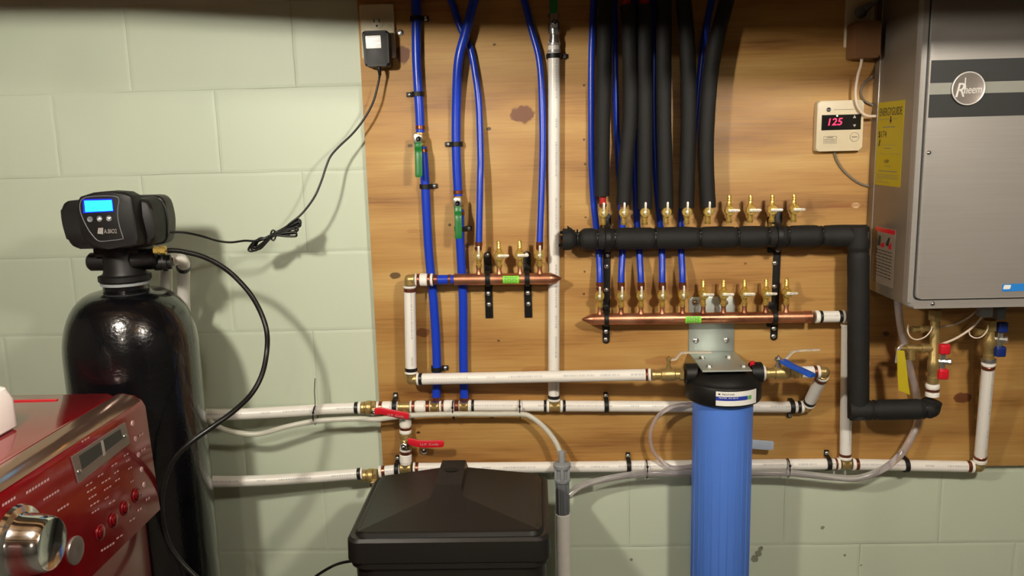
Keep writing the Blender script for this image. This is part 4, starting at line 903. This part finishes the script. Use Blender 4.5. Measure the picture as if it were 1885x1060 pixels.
# recessed right side shell mark
g = G().lathe([(.0085, 0), (.0085, .009), (.007, .0095), (.007, .014), (.0095, .0145), (.0095, .024), (.006, .025)], U(284, 461, .35), (1, .05, 0), 6)
part('brass_nut', g, M['brass'], t, 'brass hose nut')
g = G().lathe([(.015, 0), (.015, .012), (.020, .013), (.020, .022), (.016, .023), (.016, .030)], U(288, 484, .30), (1, .3, .03), 24); part('bypass_nut', g, M['black_plastic'], t)
g = G().lathe([(.011, 0), (.014, .001), (.014, .012), (.011, .013), (.011, .02)], U(303, 482, .275), (1, .3, .1), 8); part('clip', g, M['steel'], t, 'metal clip')
hose('white_pipe', [(314, 480, .255), (327, 476, .24), (337, 483, .225), (338, 500, .20), (338, 540, .155), (340, 600, .128), (341, 700, .115), (341, 762, .105)], RW, 'white_pex', 'white pipe turning down beside the softener head, right one', 'pipe', 'white plumbing pipes')
hose('white_pipe', [(290, 482, .20), (302, 486, .19), (305, 500, .17), (306, 540, .142), (308, 620, .128), (310, 800, .115), (312, 885, .105)], RW, 'white_pex', 'white pipe going down behind the softener tank shoulder, left one', 'pipe', 'white plumbing pipes')
part('crimp_ring', sleeve(U(337.5, 488, .216), U(337.7, 494, .208), RW+.0015), M['black_ring'], bpy.data.objects['white_pipe.%03d' % (len([o for o in bpy.data.objects if o.name.startswith('white_pipe')])-2)])
# ------------------------------------------------------------------ red washing machine
XF = .40; WY0, WY1 = -1.16, -.476
t = thing('washing_machine', 'glossy red front-loading washing machine with a chrome knob, lower left corner', 'washing machine', (.05, (WY0+WY1)/2, 0))
part('cabinet', G().box((-.30, WY0, .012), (.372, WY1, .965), .012, seg=3), M['washer'], t)
g = G().prism(rrect(-.30, .338, WY0, WY1, .02), (0, 0, .968), (1, 0, 0), (0, 1, 0), .032, .006, 3)
part('top_panel', g, M['washer_top'], t)
part('top_seam', G().box((-.05, -.515, .9995), (.235, -.508, 1.0008)), M['red'], t, 'bright red seam line')
# console: profile in (x, z) swept along y
g = G(); pf = [(.337, .75), (.337, .999), (.350, .9995), (.372, .995), (.386, .985), (.392, .972), (XF, .75), (.392, .744), (.35, .744)]
g.prism(pf, (0, WY1, 0), (1, 0, 0), (0, 0, 1), abs(WY1-WY0), .004, 2)
cp = part('control_panel', g, M['washer'], t, ang=50)
g = G(); n = 6
for k, (x, z) in enumerate(((.341, 1.0002), (.352, 1.0004), (.372, .9962), (.3862, .9862))): g.v += [Vector((x, WY0+.01, z)), Vector((x, WY1-.006, z))]
g.f = [(0, 1, 3, 2), (2, 3, 5, 4), (4, 5, 7, 6)]
M['trim'] = mat('reflected_tan', (150, 118, 100), .14, .85, scale=6); part('top_reflection', g, M['trim'], cp, 'glossy top edge, tan tint imitating a reflection', ang=60)  # tan colour stands in for wall and plywood reflected in the glossy edge
def px_(z): return .3925+(.972-z)*(.0075/.222)     # front plane of the console
def W(px, py, e=.0): 
    x = .396
    for _ in range(4):
        p = UX(px, py, x); x = px_(p.z)+e
    return UX(px, py, x)
def wpoly(P, e, th):
    v = [W(x, y, e) for x, y in P]; bm = bmesh.new(); a = [bm.verts.new(q) for q in v]; b = [bm.verts.new(q-Vector((th, 0, 0))) for q in v]; n = len(v)
    bm.faces.new(a); bm.faces.new(b[::-1])
    for i in range(n): bm.faces.new((a[i], b[i], b[(i+1) % n], a[(i+1) % n]))
    return G().frombm(bm)
fr = part('display_frame', wpoly([(133, 841), (231, 777), (240, 815), (146, 889)], .003, .003), M['frame_grey'], t, 'silver grey display frame')
part('display', wpoly([(146, 839), (222, 789.5), (226, 807), (152, 864)], .0036, .002), M['band'], t, 'dark unlit display')
part('divider', wpoly([(186, 812), (190, 810), (195, 836), (191, 839)], .0042, .001), M['silver'], t)
for x, y in ((144.5, 868), (229, 803)): part('display_stud', G().ball(W(x, y, .003), .0045), M['chrome'], t)
def disc(px, py, r, prf, m, name, lab=None, parent=None):
    c = W(px, py); return part(name, G().lathe([(r*a, b) for a, b in prf], c, (1, 0, 0), 32), m, parent or t, lab)
for x, y in ((183.5, 980), (208, 957), (229, 934.5), (250, 911)):
    disc(x, y, .0135, [(1, -.001), (1.08, .001), (1.02, .003), (.88, .0035), (.8, .002)], M['washer_dark'], 'button_ring', 'thin ring')
    disc(x, y, .0105, [(1, -.001), (1, .0055), (.8, .007)], M['washer'], 'button', 'red push button')
for x, y in ((244, 779), (249, 808), (254.5, 837), (260.5, 864), (265, 892)): disc(x, y, .0055, [(1, -.001), (1, .001), (.7, .0016)], M['pale_mark'], 'indicator', 'small pale indicator')
disc(137, 1013, .0235, [(1, -.001), (1.03, .002), (1, .004), (.85, .0045), (.3, .0042), (.0005, .0032)], M['frame_grey'], 'start_button', 'round silver start button')
kc = UX(97, 1001, .452); kb = Vector((px_(kc.z), kc.y, kc.z))
g = G().lathe([(.058, -.002), (.060, .004), (.057, .010), (.048, .013), (.046, .018), (.0455, .030), (.043, .045), (.0405, kc.x-kb.x-.003), (.038, kc.x-kb.x), (.0365, kc.x-kb.x-.001), (.0005, kc.x-kb.x-.0015)], kb, (1, 0, 0), 64)
part('knob', g, M['chrome'], t, 'large chrome dial')
g = G(); rnd = random.Random(5)
for (x, y, n_, s_) in ((4, 928, 26, 5), (48, 905, 44, 5), (80, 918, 30, 4), (106, 938, 22, 4), (150, 812, 16, 3), (158, 893, 14, 3), (160, 905, 18, 3), (163, 917, 16, 3), (166, 930, 18, 3), (169, 943, 15, 3), (180, 876, 12, 3), (187, 888, 18, 3), (191, 901, 15, 3), (193, 917, 8, 3), (200, 926, 14, 3), (205, 857, 12, 3), (210, 870, 10, 3), (212, 884, 10, 3), (228, 838, 10, 3), (232, 848, 8, 3), (236, 862, 8, 3), (240, 886, 7, 3), (256, 800, 9, 4), (260, 828, 9, 4), (268, 918, 9, 5), (253, 938, 9, 4), (186, 1012, 26, 4), (214, 990, 14, 3), (238, 958, 12, 3)):
    nn = max(2, int(n_/5)); 
    for k in range(nn):
        a0 = k*n_/nn; a1 = a0+n_/nn*.72; f_ = -.62
        P = [(x+a0, y+a0*f_), (x+a1, y+a1*f_), (x+a1, y+a1*f_+s_), (x+a0, y+a0*f_+s_)]
        v = [W(px, py, .0006) for px, py in P]; g.add(v, [(0, 1, 2, 3)])
mk = part('printing', g, M['pale_mark'], cp, 'faint pale printing')
# white jug on top of the washer, cut by the picture's edge
q = UZ(14, 800, 1.0)
t = thing('white_jug', 'white plastic jug standing on the red washer at the picture edge', 'jug', (q.x-.062, q.y, 1.0012))
g = loft([([(x+q.x-.062, y+q.y) for x, y in rrect(-.055, .055, -.04, .04, .02)], 1.0014), ([(x+q.x-.062, y+q.y) for x, y in rrect(-.06, .06, -.045, .045, .02)], 1.006), ([(x+q.x-.062, y+q.y) for x, y in rrect(-.060, .060, -.045, .045, .02)], 1.055),
          ([(x+q.x-.062, y+q.y) for x, y in rrect(-.052, .052, -.04, .04, .02)], 1.075), ([(x+q.x-.07, y+q.y) for x, y in rrect(-.018, .018, -.018, .018, .012)], 1.095), ([(x+q.x-.07, y+q.y) for x, y in rrect(-.018, .018, -.018, .018, .012)], 1.105)])
part('body', g, M['white_plastic'], t); part('cap', G().lathe([(.021, 0), (.022, .001), (.022, .02), (.02, .022)], (q.x-.07, q.y, 1.1035), (0, 0, 1)), M['white_plastic'], t)
# ------------------------------------------------------------------ tankless water heater
HX, HX1, HD, HZ0, HZ1 = 2.0, 2.47, .265, 1.098, 1.80
t = thing('water_heater', 'grey wall-hung tankless water heater with dark band and round badge', 'water heater', (HX, -.02, HZ0)); ROOT[t] = Vector((HX, -.02, HZ0))
part('cabinet', G().box((HX, -.0205, HZ0+.004), (HX1, -.238, HZ1), .003), M['heater_side'], t)
part('front_cover', G().prism(roundpoly([(0, 0), (HX1-HX, 0), (HX1-HX, HZ1-HZ0+.004), (0, HZ1-HZ0+.004)], .016, 6), (HX-.001, -.2385, HZ0-.002), (1, 0, 0), (0, 0, 1), .0245, .009, 4), M['heater'], t)
dx0 = U(1690, 400, .266).x; dz0 = U(1760, 551.5, .266).z; dw = HX1-.012-dx0; dh = HZ1-.012-dz0
part('door_gasket', G().prism(roundpoly([(0, 0), (dw, 0), (dw, dh), (0, dh)], .014, 6), (dx0, -.2625, dz0), (1, 0, 0), (0, 0, 1), .0012), M['band'], t)  # dark sheet behind the door, stands in for the shaded groove
e = .003; part('door', G().prism(roundpoly([(e, e), (dw-e, e), (dw-e, dh-e), (e, dh-e)], .012, 6), (dx0, -.2632, dz0), (1, 0, 0), (0, 0, 1), .0068, .003, 3), M['heater'], t)
dr = t.children[-1]; dr = [o for o in t.children if o.name.startswith('door') and 'gasket' not in o.name][0]
def fb_(x0, y0, x1, y1, d=.2704, th=.0006):
    a, b = U(x0, y0, d), U(x1, y1, d); return G().box((a.x, -d, b.z), (b.x, -d+th, a.z))
za_, zb_ = U(1702, 111.5, .270).z, U(1702, 217, .270).z; xb0 = dx0+e+.0035
band = part('dark_band', G().box((xb0, -.2706, zb_), (HX1-.018, -.2699, za_)), M['band'], dr, 'dark grey band')
zs0, zs1 = U(1702, 174.5, .270).z, U(1702, 153.5, .270).z
part('light_stripe', G().box((xb0, -.2710, zs0), (HX1-.018, -.2700, zs1)), M['stripe'], dr, 'light grey stripe')
bc = U(1781, 163, .272); bg = part('badge', G().lathe([(.0335, 0), (.0345, .001), (.0345, .003), (.0325, .0042), (.0305, .0036), (.0002, .0034)], bc, (0, -1, 0), 64), M['badge'], t, 'round metal maker badge')
part('badge_rim', G().tube([bc+Vector((math.cos(a)*.0330, -.0042, math.sin(a)*.0330)) for a in [2*math.pi*k/64 for k in range(64)]], .0013, 8, closed=True), M['badge_light'], bg)
g = G().text('R', bc+Vector((-.0255, -.0036, -.017)), (1, 0, .02), (0, 0, 1), .029, .018, .0012, .25).text('heem', bc+Vector((-.009, -.0036, -.0105)), (1, 0, .02), (0, 0, 1), .017, .036, .0012, .2)
g.box(bc+Vector((-.0085, -.0048, -.010)), bc+Vector((-.0065, -.0036, .022)))
part('lettering', g, M['badge_light'], bg, 'raised script maker name')
for x, y in ((1710, 281), (1717, 559)): part('screw', screw_g(U(x, y, .2705 if y < 400 else .2635), .0036), M['chrome'], t)
s0, s1 = U(1844, 536.5, .2705), U(1890, 522, .2705)
st = part('sticker', G().prism(roundpoly([(0, 0), (.062, 0), (.062, s1.z-s0.z), (0, s1.z-s0.z)], .004), (s0.x, -.2702, s0.z), (1, 0, .01), (0, 0, 1), .0005), M['sticker_blue'], t, 'small bright blue sticker')
part('sticker_mark', G().prism(roundpoly([(.002, .005), (.017, .005), (.019, s1.z-s0.z-.002), (.004, s1.z-s0.z-.002)], .002), (s0.x, -.2708, s0.z), (1, 0, .01), (0, 0, 1), .0003), M['label_white'], st)
part('side_seam', G().box((HX-.0012, -.053, HZ0+.035), (HX+.001, -.056, HZ1-.01), .0004), M['silver'], t)
for y_, z_ in ((-.045, 1.118), (-.115, 1.115)): part('rivet', G().lathe([(.0028, 0), (.003, .0005), (.002, .0015)], (HX, y_, z_), (-1, 0, 0), 12), M['chrome'], t)
# labels on the side
yl0, yl1, zl0_, zl1_ = -.058, -.196, 1.358, 1.548
lb = part('energy_label', G().box((HX-.0008, yl0, zl0_), (HX-.0002, yl1, zl1_)), M['yellow'], t, 'tall yellow energy label')
xd, yd = (0, -1, 0), (0, 0, 1)
def sp_(u, z): return Vector((HX-.0010, yl0+(yl1-yl0)*u, z))
g = G().text('ENERGYGUIDE', sp_(.07, zl1_-.031), xd, yd, .018, abs(yl1-yl0)*.86, .0002).text('$174', sp_(.07, zl1_-.080), xd, yd, .015, .044, .0002).text('169', sp_(.36, zl0_+.052), xd, yd, .008, .022, .0002)
g.add([sp_(.50, zl1_-.033), sp_(.54, zl1_-.033), sp_(.54, zl1_-.041), sp_(.57, zl1_-.041), sp_(.52, zl1_-.050), sp_(.47, zl1_-.041), sp_(.50, zl1_-.041)], [(0, 1, 2, 3, 4, 5, 6)])
g.add([sp_(.12, zl1_-.085), sp_(.16, zl1_-.085), sp_(.12, zl1_-.1), sp_(.08, zl1_-.1)], [(0, 1, 2, 3)])
part('printing', g, M['ink'], lb, 'black printing')
g = G(); rnd = random.Random(9)
for z, a, b, th in ((zl1_-.058, .22, .70, .0022), (zl1_-.040, .08, .45, .001), (zl1_-.040, .6, .8, .001), (zl1_-.098, .05, .8, .0006), (zl1_-.106, .3, .6, .0018), (zl1_-.118, .05, .98, .0006), (zl0_+.044, .36, .62, .0014), (zl0_+.032, .12, .85, .0022), (zl0_+.024, .06, .95, .0012), (zl0_+.020, .06, .92, .0012), (zl0_+.016, .06, .9, .0012), (zl0_+.012, .06, .3, .0012), (zl0_+.007, .06, .6, .0012)):
    u = a
    while u < b:
        e2 = min(b, u+.03+.06*rnd.random()) if th > .0008 else b
        g.add([sp_(u, z), sp_(e2, z), sp_(e2, z+th), sp_(u, z+th)], [(0, 1, 2, 3)]); u = e2+.012
part('fine_print', g, M['grey_dark'], lb)
wl0, wl1, wz0, wz1 = -.075, -.185, 1.128, 1.262
M['label_clear'] = mat('faded_label', (134, 120, 104), .5)
lb = part('warning_label', G().box((HX-.0008, wl0, wz0), (HX-.0002, wl1, wz1)), M['label_clear'], t, 'faded warning label with red heading')
def wp(u, z): return Vector((HX-.0010, wl0+(wl1-wl0)*u, z))
part('heading', G().add([wp(.02, wz1-.012), wp(.98, wz1-.012), wp(.98, wz1-.002), wp(.02, wz1-.002)], [(0, 1, 2, 3)]), M['red'], lb, 'red heading bar')
g = G(); g.add([wp(.15, wz1-.045), wp(.3, wz1-.045), wp(.32, wz1-.022), wp(.2, wz1-.02)], [(0, 1, 2, 3)]).add([wp(.55, wz1-.04), wp(.7, wz1-.042), wp(.78, wz1-.02), wp(.68, wz1-.022)], [(0, 1, 2, 3)])
for k in range(9):
    u = .1
    while u < .9:
        e2 = min(.9, u+.06+.14*rnd.random()); z = wz1-.056-k*.0075; g.add([wp(u, z), wp(e2, z), wp(e2, z+.0022), wp(u, z+.0022)], [(0, 1, 2, 3)]); u = e2+.03
part('fine_print', g, M['band'], lb)
g = G().add([wp(.32, wz1-.047), wp(.5, wz1-.047), wp(.5, wz1-.034), wp(.32, wz1-.04)], [(0, 1, 2, 3)]).add([wp(.7, wz1-.047), wp(.85, wz1-.047), wp(.82, wz1-.03), wp(.74, wz1-.036)], [(0, 1, 2, 3)])
part('picture_mark', g, M['red'], lb)
# ------------------------------------------------------------------ isolation valves under the heater
def isovalve(lb, A, B, hand, xs, m, side):
    """vertical brass body from pixel A (bottom) to B (top)."""
    a, b = U(*A), U(*B); t = thing('isolation_valve', lb, 'valve', a, 'isolation valves under the heater'); d = (b-a).normalized(); L = (b-a).length
    g = G().lathe([(.0115, 0), (.0125, .001), (.0125, .016), (.0108, .017), (.0108, .03), (.0135, .034), (.0135, .055), (.0108, .06), (.0108, L-.03), (.0105, L-.028)], a, d, 28)
    g.lathe([(.0150, L-.030), (.0158, L-.028), (.0158, L-.006), (.0145, L-.004)], a, d, 6)
    part('body', g, M['dull_brass'], t)
    p0, p1 = U(*hand[0]), U(*hand[1]); mid = (p0+p1)/2
    hb = mid-Vector((.0165, 0, 0)) ; part('handle_stem', G().lathe([(.006, 0), (.006, .020), (.0085, .0205), (.0085, .026), (.003, .028)], Vector((a.x+.008, (a.y+mid.y)/2, mid.z)), Vector((mid.x-a.x-.008, mid.y-(a.y+mid.y)/2, 0)), 8), M['steel'], t)
    part('handle_link', G().box((mid.x-.008, mid.y-.003, p1.z), (mid.x+.004, mid.y+.001, p0.z), .001), M['steel'], t, 'steel strip between the grips')
    for p in (p0, p1): part('handle_grip', G().box(p-Vector((.0115, .010, .0125)), p+Vector((.0115, .007, .0125)), .004, seg=3), m, t)
    return t
t = isovalve('hot water isolation valve under heater with two red grips', (1717, 705, .127), (1722, 566, .127), ((1738, 642, .135), (1735, 688, .135)), 0, M['red'], 1)
a = U(1719, 641, .127); b = U(1655, 641, .127)
g = G().lathe([(.0095, .006), (.0095, .022), (.0120, .023), (.0120, .031), (.007, .032), (.007, .045), (.0095, .046), (.0095, .066), (.006, .067), (.006, (b-a).length)], a, b-a, 20)
g.lathe([(.010, 0), (.010, .016), (.0118, .017), (.0118, .024), (.009, .025)], U(1676, 643, .127), (0, 0, -1), 20)
g.lathe([(.0075, .004), (.0075, .030), (.010, .031), (.010, .038), (.006, .039), (.006, .052), (.0085, .053), (.0085, .060)], U(1721, 604, .127), (-1, -.15, 0), 16)
part('relief_branch', g, M['dull_brass'], t)
part('relief_lever', lever([U(1661, 634, .14), U(1655, 641, .145), U(1652, 655, .145), U(1650, 668, .143)], .008, .002, (1, 0, 0)), M['silver'], t, 'thin steel relief lever')
ring = [(1672, 598, .14), (1671, 610, .145), (1677, 621, .15), (1688, 625, .15), (1703, 620, .15), (1713, 609, .15), (1716, 600, .148)]
part('cap_strap', G().tube(bez([U(*p) for p in ring], 6), .0016, 8), M['white_cord'], t, 'pale looped cap strap')
t = isovalve('cold water isolation valve under heater with two blue grips', (1819.5, 663, .112), (1823, 585, .12), ((1844, 602, .125), (1840, 646.5, .125)), 0, M['navy'], 1)
part('union_ring', G().lathe([(.0155, 0), (.0165, .001), (.0165, .009), (.015, .010)], U(1820, 667, .11), (0, 0, 1), 28), M['steel'], t)
part('drain_port', G().lathe([(.008, .006), (.008, .026), (.0105, .027), (.0105, .036), (.006, .037)], U(1822, 612, .118), (-1, -.1, .1), 16), M['dull_brass'], t)
ring = [(1784, 610, .125), (1786, 617, .13), (1796, 622, .135), (1808, 619, .135), (1817, 608, .135), (1819, 598, .135)]
part('cap_strap', G().tube(bez([U(*p) for p in ring], 6), .0016, 8), M['white_cord'], t, 'pale looped cap strap')
pipe(line((1716, 728, .127), (1717, 704, .127)), 1, 729, 706, 'short white pipe stub rising out of the foam to the red-grip valve', [(729, 722, 'w'), (720, 715, 'c'), (713, 707, 'w')])
q = U(1813, 562, .15); solo('heater_fitting', G().lathe([(.016, -.036), (.0172, -.034), (.0172, .004), (.0172, .011)], (q.x, q.y, HZ0-.010), (0, 0, 1), 28), M['grey_plastic'], 'pale grey round pipe fitting under the heater, above the cold valve', 'pipe fitting')
g = G().lathe([(.0125, -.058), (.0135, -.057), (.0135, -.030), (.0105, -.028), (.0105, .002)], (U(1840, 575, .13).x, -.13, HZ0), (0, 0, 1), 8); solo('gas_fitting', g, M['grey_dark'], 'dark grey hexagonal fitting under the heater, right of the cold valve', 'pipe fitting')
q = U(1718, 560, .127); solo('heater_fitting', G().lathe([(.017, -.012), (.018, -.010), (.018, .004)], (q.x, q.y, HZ0-.002), (0, 0, 1), 28), M['grey_dark'], 'dark round fitting under the heater, above the red-grip valve', 'pipe fitting')
hose('sensor_wire', [(1731, 602, .12), (1757, 597, .11), (1783, 584, .11), (1803, 566, .12), (1808, 552, .13)], .0024, 'white_cord', 'upper of two thin pale wires under the heater', 'wire', 'thin pale wires under the heater', 8)
hose('sensor_wire', [(1731, 634, .118), (1757, 624, .13), (1783, 608, .14), (1800, 592, .145), (1812, 575, .145), (1818, 556, .14)], .0028, 'white_cord', 'lower of two thin pale wires under the heater', 'wire', 'thin pale wires under the heater', 8)
g = G(); P = [(1651, 645, .146), (1664, 645, .148), (1668, 668, .148), (1671, 700, .147), (1675, 727, .146), (1664, 722, .147), (1654, 718, .146), (1652, 690, .147)]
bm = bmesh.new(); f_ = bm.faces.new([bm.verts.new(U(*p)) for p in P]); r_ = bmesh.ops.extrude_face_region(bm, geom=[f_])
for v in r_['geom']:
    if isinstance(v, bmesh.types.BMVert): v.co.y -= .0008
bmesh.ops.triangulate(bm, faces=bm.faces[:]); g.frombm(bm); solo('yellow_tag', g, M['yellow'], 'yellow paper tag hanging from the relief lever left of the red-grip valve', 'tag')
# ------------------------------------------------------------------ thermostat
a, b = U(1502, 279, .042), U(1591, 186, .042); Wt, Ht = b.x-a.x, U(1540, 187, .042).z-U(1540, 280, .042).z
t = thing('thermostat', 'cream water heater remote control panel showing red 125', 'thermostat', (a.x, -.02, a.z))
part('case', G().prism(roundpoly([(0, 0), (Wt, 0), (Wt, Ht), (0, Ht)], .007, 5), (a.x, -.0195, a.z), (1, 0, 0), (0, 0, 1), .022, .004, 3), M['thermo'], t)
def tp(px, py): return U(px, py, .0422)
def tq(x0, y0, x1, y1, th=.0008, off=0):
    p, q = tp(x0, y1), tp(x1, y0); return G().box((p.x, -.0422-off, p.z), (q.x, -.0415, q.z), 0)
sc_ = part('screen', tq(1512, 210, 1585.5, 240), M['screen'], t, 'black display window')
part('digits', G().text('125', tp(1524.5, 231)+Vector((0, -.0004, 0)), (1, 0, .02), (0, 0, 1), .0165, .033, .0004, .15), M['led_red'], sc_, 'glowing red digits')
part('indicator', G().lathe([(.0018, 0), (.0018, .001)], tp(1541, 213.3), (0, -1, 0), 12), M['led_green'], sc_, 'tiny lit indicator')
for p in ([(1570, 217.5), (1576, 217), (1573, 211.5)], [(1570, 229), (1576, 228.8), (1573, 234)]):
    v = [U(x, y, .0424) for x, y in p]; part('arrow_mark', G().prism([(q.x-v[0].x, q.z-v[0].z) for q in v], v[0], (1, 0, 0), (0, 0, 1), .0004), M['silver'], sc_)
part('logo_mark', G().lathe([(.0052, 0), (.0052, .0006)], tp(1525.5, 201.8), (0, -1, 0), 24), M['ink'], t, 'small round dark logo')
part('logo_lettering', G().text('Rheem', tp(1521.5, 203.2)+Vector((0, -.0007, 0)), (1, 0, 0), (0, 0, 1), .0032, .0095, .0002), M['silver'], t)
part('maker_line', tq(1535, 200.6, 1572, 202.4, off=.0002), M['grey_ink'], t)
g = G().tube([Vector((tp(1573, 252).x+math.cos(k*math.pi/16)*.0105, -.0424, tp(1573, 252).z+math.sin(k*math.pi/16)*.0105)) for k in range(32)], .0004, 6, closed=True); g.box(tp(1568, 252.8), tp(1578, 251)+Vector((0, -.0006, 0))); part('button', g, M['grey_ink'], t)
g = G(); x0, z1_, x1, z0_ = tp(1516.5, 250).x, tp(1516, 251).z, tp(1540, 250).x, tp(1516, 264).z
g.tube([Vector((x0, -.0424, z0_)), Vector((x1, -.0424, z0_)), Vector((x1, -.0424, z1_)), Vector((x0, -.0424, z1_))], .0004, 6, closed=True)
g.text('WARNING', Vector((x0+.006, -.0424, z1_-.0042)), (1, 0, 0), (0, 0, 1), .0028, .016, .0002)
for k in range(3): g.box((x0+.002, -.0426, z1_-.0075-k*.0032), (x1-.002, -.0420, z1_-.0065-k*.0032))
part('warning_print', g, M['grey_ink'], t)
hose('thermostat_cable', [(1535, 276, .026), (1540, 294, .024), (1552, 313, .023), (1572, 331, .023), (1590, 340, .024), (1612, 345, .026)], .0026, 'grey_cord', 'grey cord from the remote control panel to the heater', 'cord')
# ------------------------------------------------------------------ outlets and adapters
a = U(664, 107, .03); b = U(726, 6, .03); 
x0, x1 = U(664.5, 50, .032).x-.002, U(726, 50, .032).x; z0, z1 = U(700, 107, .032).z, U(700, 7, .032).z
t = thing('wall_outlet', 'beige duplex outlet at the top left corner of the plywood', 'outlet', (x0, -.02, z0))
part('cover_plate', G().box((x0, -.0195, z0), (x1, -.032, z1), .0035, seg=3), M['beige'], t)
oc = U(693.5, 42, .033)
part('receptacle', G().prism([(math.cos(2*math.pi*k/28)*.0165, max(-.0135, min(.0135, math.sin(2*math.pi*k/28)*.0165))) for k in range(28)], oc+Vector((0, .002, 0)), (1, 0, 0), (0, 0, 1), .0022, .0005), M['beige'], t)
rc = [o for o in t.children if o.name.startswith('receptacle')][0]
g = G()
for sx in (-.0063, .0063): g.box(oc+Vector((sx-.0011, -.0006, .000)), oc+Vector((sx+.0011, .0002, .0085)))
g.lathe([(.0026, 0), (.0026, .0006)], oc+Vector((0, 0, -.007)), (0, -1, 0), 16); part('slots', g, M['ink'], rc, 'dark plug slots')
x0, x1 = U(667.5, 90, .075).x, U(716, 90, .075).x; z0, z1 = U(694, 122, .075).z, U(694, 56, .075).z
t = thing('power_adapter', 'black wall adapter with a white label, plugged into the left outlet', 'power adapter', ((x0+x1)/2, -.034, z0))
part('case', G().prism(roundpoly([(.003, 0), (x1-x0-.001, 0), (x1-x0, z1-z0), (0, z1-z0)], .007, 5), (x0, -.0335, z0), (1, 0, 0), (0, 0, 1), .042, .005, 3), M['black_plastic'], t)
part('label', G().prism(roundpoly([(0, 0), (.0355, 0), (.035, .0285), (-.0005, .0285)], .002), U(674, 89.5, .0757), (1, 0, .01), (0, 0, 1), .0005), M['label_white'], t, 'white rating label')
lb = [o for o in t.children if o.name.startswith('label')][0]; q = U(674, 89.5, .0764); g = G()
for k in range(6): g.add([q+Vector((.003, 0, .004+k*.0038)), q+Vector((.020+.012*((k*7) % 3)/2, 0, .004+k*.0038)), q+Vector((.020+.012*((k*7) % 3)/2, 0, .0048+k*.0038)), q+Vector((.003, 0, .0048+k*.0038))], [(0, 1, 2, 3)])
part('fine_print', g, M['silver'], lb)
part('strain_relief', G().lathe([(.0055, 0), (.0052, .004), (.0036, .022), (.003, .023)], U(697.5, 121, .058), (0.05, 0, -1), 16), M['black_rubber'], t)
x0, x1 = U(1556, 50, .03).x, U(1605, 50, .03).x; z0, z1 = U(1570, 87, .03).z, 1.80
t = thing('wall_outlet', 'beige outlet at the top edge beside the water heater', 'outlet', (x0, -.02, z0))
part('cover_plate', G().box((x0, -.0195, z0), (x1+.006, -.030, z1), .003, seg=3), M['beige'], t)
bx0_, bx1_ = U(1576, 70, .09).x, U(1622, 70, .09).x; z0, z1 = U(1600, 106, .09).z, U(1600, 38, .09).z
t = thing('power_adapter', 'brown boxy wall adapter beside the top of the water heater', 'power adapter', (bx0_, -.032, z0))
part('case', G().prism(roundpoly([(0, 0), (bx1_-bx0_, 0), (bx1_-bx0_, z1-z0), (0, z1-z0)], .005, 4), (bx0_, -.0315, z0), (1, 0, 0), (0, 0, 1), .058, .004, 3), M['brownbox'], t)
q = U(1585, 22, .045); t = thing('cord_plug', 'dark grey plug with its cord above the brown adapter', 'plug', q)
part('plug_body', G().ball(q, .014, 20, 10, (1, .8, 1)).lathe([(.008, 0), (.009, .012), (.0055, .03)], q, (.7, -.1, .5), 16), M['grey_dark'], t)
part('wire', G().tube(bez([q+Vector((.014, 0, .008)), U(1603, 12, .05), U(1614, 2, .05), U(1624, -20, .05)], 6), .0035, 10), M['grey_dark'], t)
hose('adapter_wire', [(1587, 104, .07), (1585, 120, .065), (1579, 140, .058), (1575, 168, .052), (1577, 190, .052), (1585, 205, .052), (1596, 213, .05), (1612, 214, .045)], .0034, 'white_cord', 'white cord hanging from the brown adapter over the control panel', 'cord')
hose('adapter_wire', [(1606, 140, .026), (1592, 152, .026), (1585, 168, .026), (1590, 184, .026), (1608, 194, .026)], .0024, 'grey_cord', 'dark grey cord curving behind the white cord beside the heater', 'cord')
for x, y, r, lb in ((737, 60, .006, 'steel screw in the plywood right of the left outlet'), (779.5, 831, .007, 'steel screw in the plywood under the lower red lever')):
    solo('plywood_screw', screw_g(U(x, y, .0194), r), M['steel'], lb, 'screw', ang=25)
